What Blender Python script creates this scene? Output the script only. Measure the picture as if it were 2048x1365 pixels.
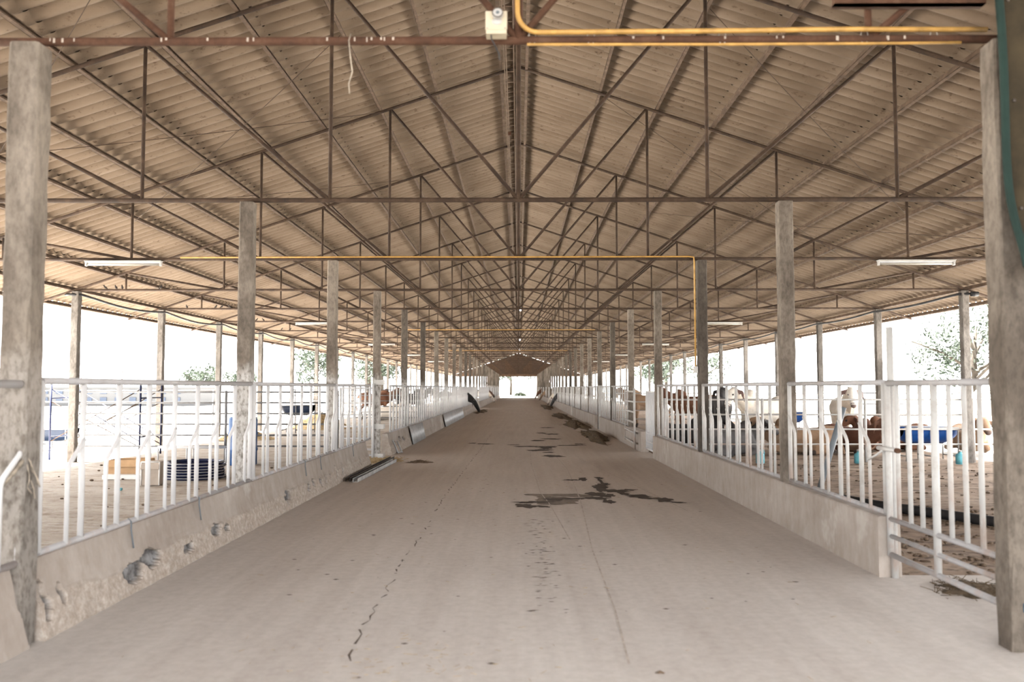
import bpy, bmesh, math, random
from mathutils import Vector, Matrix
import numpy as np
R = math.radians
rnd = random.Random(11)
for o in list(bpy.data.objects):
    bpy.data.objects.remove(o)
SC = bpy.context.scene
COL = SC.collection

# ------------------------------------------------------------------ camera, sky, sun, exposure
cd = bpy.data.cameras.new('camera')
cd.lens = 1700.0 / 2048 * 36
cd.sensor_width = 36
cd.clip_end = 900
cd.dof.use_dof = True
cd.dof.focus_distance = 16
cd.dof.aperture_fstop = 1.8
cam = bpy.data.objects.new('camera', cd)
COL.objects.link(cam)
cam.location = (0, 0, 1.45)
cam.rotation_euler = (math.pi / 2 + 0.05494, 0, 0.007635)
SC.camera = cam

W = bpy.data.worlds.new('sky')
SC.world = W
W.use_nodes = True
bg = W.node_tree.nodes['Background']
bg.inputs[0].default_value = (1.0, 0.99, 0.98, 1)
bg.inputs[1].default_value = 8.0

sl = bpy.data.lights.new('sun', 'SUN')
sl.energy = 140.0
sl.angle = R(4)
sl.color = (1.0, 0.97, 0.92)
sun = bpy.data.objects.new('sun', sl)
COL.objects.link(sun)
sun.rotation_euler = Vector((0.36, -0.10, -0.93)).to_track_quat('-Z', 'Y').to_euler()

SC.view_settings.view_transform = 'Standard'
SC.view_settings.look = 'None'
SC.view_settings.gamma = 1
SC.view_settings.use_curve_mapping = False
SC.view_settings.exposure = 0.0

# ------------------------------------------------------------------ materials
def ramp(nt, pts, fac):
    n = nt.nodes.new('ShaderNodeValToRGB')
    cr = n.color_ramp
    while len(cr.elements) < len(pts):
        cr.elements.new(0.5)
    for e, (p, c) in zip(cr.elements, pts):
        e.position = p
        e.color = (c[0], c[1], c[2], 1) if len(c) == 3 else c
    nt.links.new(fac, n.inputs[0])
    return n.outputs[0]

def noise(nt, vec, scale, detail=5, rough=0.6, stretch=None):
    if stretch:
        mp = nt.nodes.new('ShaderNodeMapping')
        mp.inputs['Scale'].default_value = stretch
        nt.links.new(vec, mp.inputs['Vector'])
        vec = mp.outputs[0]
    n = nt.nodes.new('ShaderNodeTexNoise')
    n.inputs['Scale'].default_value = scale
    n.inputs['Detail'].default_value = detail
    n.inputs['Roughness'].default_value = rough
    nt.links.new(vec, n.inputs['Vector'])
    return n.outputs['Fac']

def mix(nt, fac, a, b, mode='MIX'):
    n = nt.nodes.new('ShaderNodeMix')
    n.data_type = 'RGBA'
    n.blend_type = mode
    for s, v in ((n.inputs[0], fac), (n.inputs[6], a), (n.inputs[7], b)):
        if isinstance(v, bpy.types.NodeSocket):
            nt.links.new(v, s)
        elif isinstance(v, (int, float)):
            s.default_value = v
        else:
            s.default_value = (v[0], v[1], v[2], 1)
    return n.outputs[2]

def maprange(nt, v, a, b, c=0.0, d=1.0):
    n = nt.nodes.new('ShaderNodeMapRange')
    nt.links.new(v, n.inputs[0])
    for i, x in enumerate((a, b, c, d)):
        n.inputs[i + 1].default_value = x
    return n.outputs[0]

def mathn(nt, op, a, b):
    n = nt.nodes.new('ShaderNodeMath')
    n.operation = op
    for s, v in ((n.inputs[0], a), (n.inputs[1], b)):
        if isinstance(v, bpy.types.NodeSocket):
            nt.links.new(v, s)
        else:
            s.default_value = v
    return n.outputs[0]

def base(name, rough=0.8, metal=0.0):
    m = bpy.data.materials.new(name)
    m.use_nodes = True
    nt = m.node_tree
    p = nt.nodes['Principled BSDF']
    p.inputs['Roughness'].default_value = rough
    p.inputs['Metallic'].default_value = metal
    p.inputs['Specular IOR Level'].default_value = 0.3
    g = nt.nodes.new('ShaderNodeNewGeometry')
    return m, nt, p, g.outputs['Position']

def bump(nt, p, h, strength, dist=0.02):
    b = nt.nodes.new('ShaderNodeBump')
    b.inputs['Strength'].default_value = strength
    b.inputs['Distance'].default_value = dist
    nt.links.new(h, b.inputs['Height'])
    nt.links.new(b.outputs[0], p.inputs['Normal'])

def simple(name, col, rough=0.6, metal=0.0, var=0.12, scale=9.0, bmp=0.0):
    m, nt, p, pos = base(name, rough, metal)
    n = noise(nt, pos, scale)
    lo = tuple(c * (1 - var * 1.6) for c in col)
    hi = tuple(min(1, c * (1 + var)) for c in col)
    nt.links.new(ramp(nt, [(0.3, lo), (0.7, hi)], n), p.inputs['Base Color'])
    if bmp:
        bump(nt, p, n, bmp)
    return m

def sep(nt, pos):
    s = nt.nodes.new('ShaderNodeSeparateXYZ')
    nt.links.new(pos, s.inputs[0])
    return s.outputs

def m_floor():
    m, nt, p, pos = base('dusty_concrete', 0.75)
    a = noise(nt, pos, 0.9, 8, 0.65, (1.0, 0.35, 1))
    b = noise(nt, pos, 14, 6, 0.7)
    c = noise(nt, pos, 2.2, 6, 0.6, (3.2, 0.12, 1))
    col = ramp(nt, [(0.28, (0.294, 0.260, 0.237)), (0.5, (0.407, 0.379, 0.358)), (0.75, (0.497, 0.475, 0.454))], a)
    col = mix(nt, 0.38, col, ramp(nt, [(0.3, (0.328, 0.294, 0.269)), (0.7, (0.508, 0.486, 0.463))], c))
    col = mix(nt, 0.25, col, ramp(nt, [(0.35, (0.282, 0.249, 0.220)), (0.6, (0.497, 0.469, 0.446))], b))
    # light from the barn mouth painted in: slab paler near, browner and darker inside
    yv = sep(nt, pos)[1]
    wob = mathn(nt, 'ADD', yv, mathn(nt, 'MULTIPLY', a, 5.0))
    k = maprange(nt, wob, 7.5, 17.0, 0.0, 1.0)
    col = mix(nt, k, col, mix(nt, 1.0, col, (0.95, 0.89, 0.83), 'MULTIPLY'))
    nt.links.new(col, p.inputs['Base Color'])
    nt.links.new(maprange(nt, a, 0.3, 0.7, 0.62, 0.85), p.inputs['Roughness'])
    bump(nt, p, b, 0.25, 0.01)
    return m

def m_wall():
    m, nt, p, pos = base('muddy_cement', 0.9)
    a = noise(nt, pos, 1.5, 7, 0.65)
    b = noise(nt, pos, 9, 6, 0.7, (1, 1, 0.4))
    c = noise(nt, pos, 0.7, 5, 0.7)
    col = ramp(nt, [(0.3, (0.218, 0.181, 0.156)), (0.5, (0.289, 0.250, 0.222)), (0.72, (0.367, 0.332, 0.304))], a)
    col = mix(nt, 0.35, col, ramp(nt, [(0.35, (0.211, 0.176, 0.144)), (0.65, (0.367, 0.328, 0.296))], b))
    # pale plaster left bare in islands
    col = mix(nt, maprange(nt, c, 0.58, 0.64, 0.0, 0.55), col, (0.437, 0.410, 0.378))
    at = nt.nodes.new('ShaderNodeVertexColor')
    at.layer_name = 'wear'
    w = sep(nt, at.outputs[0])[0]
    rough_col = ramp(nt, [(0.34, (0.211, 0.168, 0.133)), (0.5, (0.320, 0.273, 0.234)), (0.64, (0.452, 0.410, 0.367))], noise(nt, pos, 22, 6, 0.75))
    col = mix(nt, maprange(nt, w, 0.0, 0.45, 0.0, 0.7), col, rough_col)
    col = mix(nt, maprange(nt, w, 0.5, 0.95, 0.0, 0.9), col, ramp(nt, [(0.4, (0.05, 0.05, 0.053)), (0.62, (0.21, 0.213, 0.22))], noise(nt, pos, 11, 4, 0.6)))  # hollows: bared grey, darkened further in colour for the shadow inside
    nt.links.new(col, p.inputs['Base Color'])
    bump(nt, p, b, 0.4, 0.02)
    return m

def m_column(name, painted, lo=(0.50, 0.46, 0.42), tint=None):
    m, nt, p, pos = base(name, 0.9)
    oi = nt.nodes.new('ShaderNodeObjectInfo')
    a = noise(nt, pos, 3.0, 7, 0.65, (1, 1, 0.35))
    b = noise(nt, pos, 28, 5, 0.7, (1, 1, 0.5))
    col = ramp(nt, [(0.3, (0.075, 0.067, 0.058)), (0.5, (0.131, 0.119, 0.106)), (0.7, (0.186, 0.171, 0.155))], a)
    col = mix(nt, 0.35, col, ramp(nt, [(0.38, (0.058, 0.052, 0.046)), (0.56, (0.186, 0.168, 0.151))], b))
    d = noise(nt, pos, 2.1, 6, 0.7, (1, 1, 0.5))
    col = mix(nt, 1.0, col, ramp(nt, [(0.40, (0.56, 0.54, 0.52)), (0.56, (1, 1, 1)), (1, (1, 1, 1))], d), 'MULTIPLY')
    tone = ramp(nt, [(0.0, lo), (0.25, (0.84, 0.78, 0.71)), (1.0, (1.14, 1.06, 0.98))], oi.outputs['Random'])
    col = mix(nt, 1.0, col, tone, 'MULTIPLY')
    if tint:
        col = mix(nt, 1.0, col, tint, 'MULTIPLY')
    z = sep(nt, pos)[2]
    if painted:
        edge = mathn(nt, 'ADD', z, mathn(nt, 'MULTIPLY', a, 0.9))
        k = maprange(nt, edge, 1.98, 2.18, painted, 0.0)
        k = mathn(nt, 'MULTIPLY', k, maprange(nt, b, 0.36, 0.56, 0.15, 1.0))
        col = mix(nt, k, col, (0.420, 0.413, 0.402))
    nt.links.new(col, p.inputs['Base Color'])
    bump(nt, p, b, 0.5, 0.012)
    return m

def m_roof():
    m, nt, p, pos = base('old_fibre_cement', 0.95)
    a = noise(nt, pos, 1.1, 7, 0.65, (0.5, 1.2, 1))
    b = noise(nt, pos, 11, 6, 0.75, (0.6, 1, 1))
    col = ramp(nt, [(0.3, (0.116, 0.082, 0.054)), (0.55, (0.158, 0.117, 0.083)), (0.8, (0.197, 0.15, 0.111))], a)
    sp = ramp(nt, [(0.30, (0.35, 0.27, 0.2)), (0.42, (1, 1, 1)), (1, (1, 1, 1))], b)
    col = mix(nt, 1.0, col, sp, 'MULTIPLY')
    nt.links.new(col, p.inputs['Base Color'])
    return m

def m_rust(name, dark, mid, light, s=7.0):
    m, nt, p, pos = base(name, 0.85)
    a = noise(nt, pos, s, 7, 0.7)
    nt.links.new(ramp(nt, [(0.3, dark), (0.52, mid), (0.72, light)], a), p.inputs['Base Color'])
    bump(nt, p, a, 0.3, 0.004)
    return m

def m_fence(name, white, dirt, rust_amt):
    m, nt, p, pos = base(name, 0.5)
    a = noise(nt, pos, 5.0, 6, 0.7)
    b = noise(nt, pos, 2.3, 6, 0.7, (1, 3, 0.8))
    z = sep(nt, pos)[2]
    col = ramp(nt, [(0.3, dirt), (0.5, white), (1, white)], a)
    low = maprange(nt, z, 0.45, 0.95, rust_amt, 0.0)
    k = mathn(nt, 'MULTIPLY', maprange(nt, b, 0.48, 0.62, 0.0, 1.0), mathn(nt, 'ADD', low, rust_amt * 0.22))
    col = mix(nt, k, col, (0.30, 0.16, 0.09))
    nt.links.new(col, p.inputs['Base Color'])
    return m

def m_dirt(name, c0, c1, c2, clod):
    m, nt, p, pos = base(name, 0.95)
    a = noise(nt, pos, 0.7, 7, 0.7, (0.5, 1.0, 1))
    b = noise(nt, pos, 5.0, 7, 0.75, (0.7, 1.3, 1))
    col = ramp(nt, [(0.32, c0), (0.5, c1), (0.7, c2)], a)
    sp = ramp(nt, [(0.36, clod), (0.50, (1, 1, 1)), (1, (1, 1, 1))], b)
    col = mix(nt, 1.0, col, sp, 'MULTIPLY')
    nt.links.new(col, p.inputs['Base Color'])
    bump(nt, p, b, 0.7, 0.05)
    return m

def m_attr(name, rough=0.85):
    m, nt, p, pos = base(name, rough)
    at = nt.nodes.new('ShaderNodeVertexColor')
    at.layer_name = 'coat'
    b = noise(nt, pos, 30, 4, 0.6)
    nt.links.new(mix(nt, 0.35, at.outputs[0], mix(nt, 1.0, at.outputs[0], ramp(nt, [(0.3, (0.6, 0.6, 0.6)), (0.7, (1.1, 1.1, 1.1))], b), 'MULTIPLY')), p.inputs['Base Color'])
    return m

def m_emit(name, col, s):
    m, nt, p, pos = base(name)
    p.inputs['Base Color'].default_value = (*col, 1)
    p.inputs['Emission Color'].default_value = (*col, 1)
    p.inputs['Emission Strength'].default_value = s
    return m

M = dict(
    floor=m_floor(), wall=m_wall(), col=m_column('weathered_concrete', 0.0), colw=m_column('whitewashed_concrete', 0.75), colb=m_column('faintly_whitewashed_concrete', 0.22, (0.85, 0.8, 0.74)), colo=m_column('concrete_paled_for_light', 0.0, (0.85, 0.83, 0.8), (1.0, 1.08, 1.2)),  # colo: copy paled and cooled in colour for sun and bounce on outer columns
    roof=m_roof(),
    rust=m_rust('rusted_pipe', (0.018, 0.011, 0.008), (0.038, 0.022, 0.013), (0.069, 0.043, 0.027)),
    rustred=m_rust('red_rust', (0.027, 0.012, 0.006), (0.062, 0.027, 0.014), (0.091, 0.051, 0.031)),
    purlin=m_rust('dusty_angle_iron', (0.049, 0.032, 0.021), (0.092, 0.060, 0.040), (0.150, 0.107, 0.075)),
    fl=m_fence('white_pipe_paint', (0.449, 0.449, 0.457), (0.406, 0.403, 0.406), 0.06),
    fr=m_fence('worn_pipe_paint', (0.394, 0.391, 0.383), (0.311, 0.295, 0.275), 0.42),
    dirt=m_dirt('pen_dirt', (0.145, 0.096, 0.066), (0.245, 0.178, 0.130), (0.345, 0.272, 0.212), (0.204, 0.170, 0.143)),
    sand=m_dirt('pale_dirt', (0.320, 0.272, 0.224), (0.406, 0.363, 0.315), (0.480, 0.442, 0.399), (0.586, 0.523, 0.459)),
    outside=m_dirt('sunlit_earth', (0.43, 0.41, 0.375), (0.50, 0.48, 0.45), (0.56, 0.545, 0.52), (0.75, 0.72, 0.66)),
    bouncedark=m_dirt('dark_bounce_absorber', (0.05, 0.043, 0.036), (0.075, 0.066, 0.055), (0.10, 0.09, 0.078), (0.6, 0.55, 0.5)),
    yellow=simple('yellow_conduit', (0.372, 0.216, 0.060), 0.5, 0, 0.2, 12),
    cream=simple('cream_plastic', (0.408, 0.357, 0.265), 0.5, 0, 0.06),
    whitep=simple('white_plastic', (0.353, 0.349, 0.336), 0.4, 0, 0.06),
    tube=simple('unlit_lamp_glass', (0.361, 0.344, 0.311), 0.3, 0, 0.05),
    black=simple('black_rubber', (0.018, 0.018, 0.02), 0.6),
    navy=simple('navy_hose', (0.012, 0.016, 0.05), 0.4),
    blue=simple('blue_plastic', (0.004, 0.045, 0.19), 0.4, 0, 0.15),
    bluedk=simple('blue_drum', (0.008, 0.055, 0.17), 0.45, 0, 0.2),
    bluedim=simple('blue_plastic_dimmed_for_sun', (0.003, 0.010, 0.028), 0.5, 0, 0.15),  # blue tub colour darkened to offset the full sun on it
    pipe=simple('white_pipe_dimmed_for_sun', (0.14, 0.14, 0.145), 0.5, 0, 0.2),  # white rails out in the sun, darkened in colour to offset that light
    railg=m_fence('grey_rail', (0.30, 0.295, 0.30), (0.24, 0.23, 0.225), 0.25),  # rails in a darker grey than the bars
    palecard=simple('pale_carton', (0.34, 0.29, 0.245), 0.9, 0, 0.1, 5),
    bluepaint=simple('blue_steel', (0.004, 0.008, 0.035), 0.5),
    cyan=simple('cyan_plastic', (0.112, 0.364, 0.434), 0.5, 0, 0.2),
    teal=simple('teal_canvas', (0.008, 0.021, 0.017), 0.9),
    tarp=simple('brown_canvas', (0.031, 0.023, 0.012), 0.95, 0, 0.3, 5, 0.4),
    grey=simple('grey_pvc', (0.112, 0.130, 0.147), 0.5),
    galv=simple('zinc_sheet', (0.392, 0.399, 0.406), 0.45, 0.3, 0.2, 6),
    steel=simple('dark_steel', (0.068, 0.056, 0.048), 0.6, 0.3, 0.3, 8),
    card=simple('cardboard', (0.392, 0.252, 0.140), 0.9, 0, 0.12, 5),
    foam=simple('white_foam', (0.615, 0.600, 0.578), 0.9, 0, 0.06),
    straw=simple('straw', (0.390, 0.293, 0.163), 0.95, 0, 0.35, 14, 0.6),
    feed=simple('chopped_feed', (0.102, 0.072, 0.042), 0.95, 0, 0.5, 16, 0.6),
    dung=simple('dung', (0.104, 0.072, 0.048), 0.9, 0, 0.4, 20, 0.5),
    wet=simple('wet_concrete', (0.055, 0.042, 0.034), 0.75, 0, 0.3, 10),
    crack=simple('crack_dirt', (0.09, 0.07, 0.056), 0.95, 0, 0.3, 10),
    track=simple('tyre_smear', (0.37, 0.33, 0.295), 0.9, 0, 0.2, 10),
    damp=simple('damp_concrete', (0.17, 0.14, 0.115), 0.85, 0, 0.35, 6),
    hole=simple('broken_hollow', (0.13, 0.125, 0.125), 0.9, 0, 0.5, 14),
    leaf=simple('leaf', (0.030, 0.042, 0.028), 0.7, 0, 0.35, 1.5),
    leafd=simple('dark_leaf', (0.007, 0.012, 0.003), 0.7, 0, 0.35, 1.5),
    bark=simple('bark', (0.03, 0.024, 0.018), 0.95, 0, 0.3, 8),
    bird=simple('bird_feathers', (0.035, 0.028, 0.024), 0.8, 0, 0.4, 30),
    coat=m_attr('cattle_coat'),
    gable=simple('brown_gable_boards', (0.072, 0.041, 0.023), 0.9, 0, 0.3, 4),
    bwall=simple('pale_building_wall', (0.06, 0.062, 0.066), 0.8, 0, 0.05),
    bwin=simple('blue_window', (0.018, 0.028, 0.05), 0.5, 0, 0.1),
    bluestain=simple('blue_paint_stain', (0.025, 0.070, 0.119), 0.8, 0, 0.5, 12),
    rope=simple('frayed_rope', (0.294, 0.252, 0.203), 0.95, 0, 0.3, 20),
    lamp=m_emit('roof_hole_glow', (0.90, 0.88, 1.0), 6),  # glow standing in for bright holes along the ridge
)

# ------------------------------------------------------------------ mesh builder
class MB:
    def __init__(s):
        s.v, s.f, s.sm = [], [], []

    def face(s, idx, smooth=False):
        s.f.append(tuple(idx))
        s.sm.append(smooth)

    def box(s, lo, hi, mtx=None):
        n = len(s.v)
        for z in (lo[2], hi[2]):
            for x, y in ((lo[0], lo[1]), (hi[0], lo[1]), (hi[0], hi[1]), (lo[0], hi[1])):
                p = Vector((x, y, z))
                s.v.append(tuple(mtx @ p) if mtx else (x, y, z))
        for q in ((3, 2, 1, 0), (4, 5, 6, 7), (0, 1, 5, 4), (1, 2, 6, 5), (2, 3, 7, 6), (3, 0, 4, 7)):
            s.face([n + i for i in q])
        return s

    def tube(s, pts, r, seg=8, caps=True):
        pts = [Vector(p) for p in pts]
        rr = r if isinstance(r, (list, tuple)) else [r] * len(pts)
        n0 = len(s.v)
        prev = None
        for i, p in enumerate(pts):
            d = (pts[min(i + 1, len(pts) - 1)] - pts[max(i - 1, 0)])
            d = d.normalized() if d.length > 1e-9 else Vector((0, 0, 1))
            if prev is None:
                a = Vector((0, 0, 1)) if abs(d.z) < 0.9 else Vector((1, 0, 0))
                u = d.cross(a).normalized()
            else:
                u = prev - d * prev.dot(d)
                u = u.normalized() if u.length > 1e-6 else d.orthogonal().normalized()
            prev = u
            w = d.cross(u)
            for k in range(seg):
                t = 2 * math.pi * k / seg
                s.v.append(tuple(p + (u * math.cos(t) + w * math.sin(t)) * rr[i]))
        for i in range(len(pts) - 1):
            for k in range(seg):
                a, b = n0 + i * seg + k, n0 + i * seg + (k + 1) % seg
                s.face((a, b, b + seg, a + seg), True)
        if caps:
            s.face([n0 + k for k in reversed(range(seg))])
            e = n0 + (len(pts) - 1) * seg
            s.face([e + k for k in range(seg)])
        return s

    def lathe(s, prof, seg=20, mtx=None):
        n0 = len(s.v)
        for r, z in prof:
            for k in range(seg):
                t = 2 * math.pi * k / seg
                p = Vector((r * math.cos(t), r * math.sin(t), z))
                s.v.append(tuple(mtx @ p if mtx else p))
        for i in range(len(prof) - 1):
            for k in range(seg):
                a, b = n0 + i * seg + k, n0 + i * seg + (k + 1) % seg
                s.face((a, b, b + seg, a + seg), True)
        s.face([n0 + k for k in reversed(range(seg))])
        e = n0 + (len(prof) - 1) * seg
        s.face([e + k for k in range(seg)])
        return s

    def grid(s, fn, nu, nv, smooth=True, flip=False):
        n0 = len(s.v)
        for i in range(nu + 1):
            for j in range(nv + 1):
                s.v.append(tuple(fn(i / nu, j / nv)))
        for i in range(nu):
            for j in range(nv):
                a = n0 + i * (nv + 1) + j
                q = (a, a + 1, a + nv + 2, a + nv + 1)
                s.face(q[::-1] if flip else q, smooth)
        return s

    def ball(s, c, r, seg=10, rings=7, mtx=None):
        c = Vector(c)
        r = r if isinstance(r, (tuple, list)) else (r, r, r)
        n0 = len(s.v)
        for i in range(rings + 1):
            ph = math.pi * (0.002 + 0.996 * i / rings)
            for k in range(seg):
                t = 2 * math.pi * k / seg
                q = Vector((r[0] * math.sin(ph) * math.cos(t), r[1] * math.sin(ph) * math.sin(t), -r[2] * math.cos(ph)))
                if mtx:
                    q = mtx @ q
                s.v.append(tuple(c + q))
        for i in range(rings):
            for k in range(seg):
                a, b = n0 + i * seg + k, n0 + i * seg + (k + 1) % seg
                s.face((a, b, b + seg, a + seg), True)
        s.face([n0 + k for k in reversed(range(seg))], True)
        e = n0 + rings * seg
        s.face([e + k for k in range(seg)], True)
        return s

    def mesh(s, name, mat):
        me = bpy.data.meshes.new(name)
        me.from_pydata(s.v, [], s.f)
        me.polygons.foreach_set('use_smooth', s.sm)
        if mat is not None:
            me.materials.append(mat)
        me.update()
        return me

    def obj(s, name, mat, parent=None, loc=None):
        return link(name, s.mesh(name, mat), parent, loc)

def link(name, data, parent=None, loc=None, rot=None):
    o = bpy.data.objects.new(name, data)
    COL.objects.link(o)
    if parent:
        o.parent = parent
    if loc is not None:
        o.location = loc
    if rot is not None:
        o.rotation_euler = rot
    return o

def empty(name, loc=(0, 0, 0), rot=(0, 0, 0)):
    o = link(name, None, None, loc, rot)
    o.empty_display_size = 0.1
    return o

def tag(o, label, cat, group=None, kind='thing'):
    o['label'] = label
    o['category'] = cat
    if group:
        o['group'] = group
    if kind:
        o['kind'] = kind
    return o

def struct(o):
    o['kind'] = 'structure'
    return o

ORD = ['first', 'second', 'third', 'fourth', 'fifth', 'sixth', 'seventh', 'eighth', 'ninth', 'tenth', 'eleventh', 'twelfth', 'thirteenth', 'fourteenth']

# ------------------------------------------------------------------ dimensions of the barn
Y0, BAY, NT = 4.84, 4.2, 30
def TY(n): return Y0 + BAY * n
YS, YE = -1.6, TY(NT - 1) + 0.9         # roof run
ZC = 3.467                              # bottom chord
XC, XO = 2.86, 9.14                     # aisle and outer column rows
SLOPE = 0.335
def ztop(x): return 6.545 - SLOPE * abs(x)
XE = 10.05
GZ = -0.06                              # pen ground
XF_L, XF_R = -2.80, 2.83                # fence planes

# ------------------------------------------------------------------ ground and floor
def floor_obj():
    b = MB()
    n = 130
    def prof(y):
        return (-2.95, 2.95) if y > 6.7 else (-2.95, 4.3)
    ys = [-6 + (YE + 6) * i / n for i in range(n + 1)]
    b.box((-2.95, -1.0, -0.3), (2.95, YE + 0.2, 0.0))
    o = b.obj('floor', M['floor'])
    struct(o)
    b = MB().box((2.95, -1.0, -0.3), (3.9, 6.75, -0.012))
    s2 = b.obj('floor', M['floor'])
    struct(s2)
    return o
FLOOR = floor_obj()

def ground():
    def hz(x, y, amp):
        return amp * (math.sin(x * 3.1 + y * 1.3) * 0.4 + math.sin(x * 7.3 - y * 5.1) * 0.3 + math.sin(y * 8.7 + x * 2.2) * 0.3)
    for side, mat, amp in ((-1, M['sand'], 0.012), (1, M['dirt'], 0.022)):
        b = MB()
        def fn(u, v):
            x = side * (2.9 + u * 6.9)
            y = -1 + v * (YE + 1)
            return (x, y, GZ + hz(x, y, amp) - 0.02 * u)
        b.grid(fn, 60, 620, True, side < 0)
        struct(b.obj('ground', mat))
    b = MB()
    b.box((-320, -60, -1.0), (320, 420, -0.125))
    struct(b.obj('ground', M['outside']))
    struct(MB().box((-40, -45, -0.9), (40, -1.0, -0.07)).obj('ground', M['bouncedark']))  # unseen dark ground behind the camera, added to cut bounce onto the ceiling
ground()

# ------------------------------------------------------------------ roof sheets
def roof():
    pitch, amp = 0.247, 0.034
    PX = [0.0, 1.31, 3.08, 4.86, 6.64, 8.40, XE]
    nper = 12
    N = int((YE - YS) / pitch) * nper
    ys = np.linspace(YS, YS + N / nper * pitch, N + 1)
    wave = amp * (1 - 2 * np.abs(np.sin(np.pi * np.arange(N + 1) / nper)) ** 0.85)   # rounded lobes below, narrow grooves between
    for side in (-1, 1):
        V, F = [], []
        off = 0
        for k in range(len(PX) - 1):
            xa, xb = PX[k] - (0.10 if k else -0.02), PX[k + 1] + 0.10 * (k < len(PX) - 2)
            row = []
            for t in (0, 0.5, 1):
                x = xa + (xb - xa) * t
                lift = 0.138 + 0.018 * t    # each sheet's lower end rides over the sheet below
                z = ztop(x) + lift
                V.append(np.stack([np.full(N + 1, side * x), ys, z + wave], 1))
                row.append(off)
                off += N + 1
            for a, c in zip(row[:-1], row[1:]):
                i = np.arange(N)
                F.append(np.stack([a + i, a + i + 1, c + i + 1, c + i], 1))
        V = np.concatenate(V)
        F = np.concatenate(F)
        me = bpy.data.meshes.new('ceiling')
        me.vertices.add(len(V))
        me.vertices.foreach_set('co', V.ravel())
        me.loops.add(F.size)
        me.loops.foreach_set('vertex_index', F.ravel())
        me.polygons.add(len(F))
        me.polygons.foreach_set('loop_start', np.arange(len(F)) * 4)
        me.polygons.foreach_set('use_smooth', np.ones(len(F), bool))
        me.update()
        me.validate()
        me.materials.append(M['roof'])
        struct(link('ceiling', me))
    # ridge cap
    b = MB()
    def fn(u, v):
        x = -0.24 + 0.48 * u
        return (x, YS + (YE - YS) * v, 6.545 + 0.205 - SLOPE * abs(x) * 0.9)
    b.grid(fn, 8, 40)
    struct(b.obj('ceiling', M['roof']))
roof()

# ------------------------------------------------------------------ purlins: angle irons along the barn
def purlins():
    xs = [1.31, 2.20, 3.08, 3.97, 4.86, 5.75, 6.64, 7.52, 8.40, 9.28, 9.98]
    me = MB()
    L_ = YE - YS - 0.05
    me.box((-0.022, 0, 0.012), (0.022, L_, 0.017)).box((-0.022, 0, -0.058), (-0.017, L_, 0.013)).box((-0.022, 0, -0.058), (0.022, L_, -0.054)).box((0.018, 0, -0.055), (0.022, L_, -0.042)).box((0.018, 0, 0.0), (0.022, L_, 0.013))
    me = me.mesh('purlin', M['purlin'])
    for side, sn in ((-1, 'left'), (1, 'right')):
        o = link('purlin', me, None, (side * (0.28 if side < 0 else 0.13), YS + 0.02, ztop(0.2) + 0.068))
        tag(o, f'rusty ridge purlin on the {sn} of the roof peak, next to the king posts', 'purlin', 'angle iron purlins under the roof')
        for k, x in enumerate(xs):
            o = link('purlin', me, None, (side * x, YS + 0.02, ztop(x) + 0.083), (0, side * math.atan(SLOPE), 0))
            lab = f'{ORD[k]} angle iron purlin down from the ridge on the {sn} roof slope'
            if k == len(xs) - 1:
                lab = f'outermost purlin along the {sn} eave, edging the roof sheets against the sky'
            tag(o, lab, 'purlin', 'angle iron purlins under the roof')
purlins()

# ------------------------------------------------------------------ trusses
PP = [2.03, 4.06, 6.09, 8.12]
def truss_members():
    out = []
    cr, wr = 0.026, 0.021
    out.append(('bottom_chord', MB().tube([(-XO - 0.1, 0, 0), (XO + 0.1, 0, 0)], cr)))
    for s in (-1, 1):
        out.append(('top_chord', MB().tube([(0, 0, ztop(0) - ZC), (s * 10.0, 0, ztop(10.0) - ZC)], cr)))
    out.append(('king_post', MB().tube([(0, 0, 0), (0, 0, ztop(0) - ZC)], 0.027)))
    for s in (-1, 1):
        prev = 0
        for x in PP:
            out.append(('vertical', MB().tube([(s * x, 0, 0), (s * x, 0, ztop(x) - ZC)], wr)))
            out.append(('diagonal', MB().tube([(s * x, 0, ztop(x) - ZC), (s * prev, 0, 0)], wr)))
            prev = x
    return out

def trusses():
    mem = truss_members()
    meshes = [(n, b.mesh(n, M['rust'])) for n, b in mem]
    red = [(n, b.mesh(n, M['rustred'])) for n, b in mem]
    allb = MB()
    for n, b in mem:
        k = len(allb.v)
        allb.v += b.v
        allb.f += [tuple(i + k for i in f) for f in b.f]
        allb.sm += b.sm
    whole = allb.mesh('roof_truss', M['rust'])
    grp = 'steel pipe roof trusses'
    for n in range(0, NT):
        if n < 13:
            root = empty('roof_truss', (0, TY(n), ZC))
            for nm, me in (red if n <= 0 else meshes):
                link(nm, me, root)
        else:
            root = link('roof_truss', whole, None, (0, TY(n), ZC))
        if n == 0:
            tag(root, 'red-rusted nearest roof truss carrying the cream box and thick yellow conduit', 'roof truss', grp)
            b = MB().box((1.80, -0.10, 0.165), (2.66, -0.06, 0.215)).box((1.80, -0.10, 0.165), (2.66, -0.03, 0.17))
            b.obj('brace', M['rustred'], root)
            rr = random.Random(6)
            d = MB()
            for x in [-2.72 + .07 * k for k in range(0, 3)] + [rr.uniform(-2.7, -0.3) for _ in range(13)] + [rr.uniform(.2, 2.6) for _ in range(10)]:
                h = rr.uniform(.006, .022)
                d.box((x - .004, -0.0268, -h + .006), (x + rr.uniform(.002, .008), -0.0245, .012))
            dr = d.obj('droppings', M['palecard'], root)
            dr['label'] = 'white bird droppings'
            dr['kind'] = 'stuff'
        elif n < 13:
            tag(root, f'{ORD[n]} brown pipe roof truss counted from the cream box, over the {ORD[n]} pair of columns', 'roof truss', grp)
        else:
            tag(root, 'one of the tiny crowded roof trusses deep in the barn, beyond the thirteenth', 'roof truss', grp)
trusses()

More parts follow.
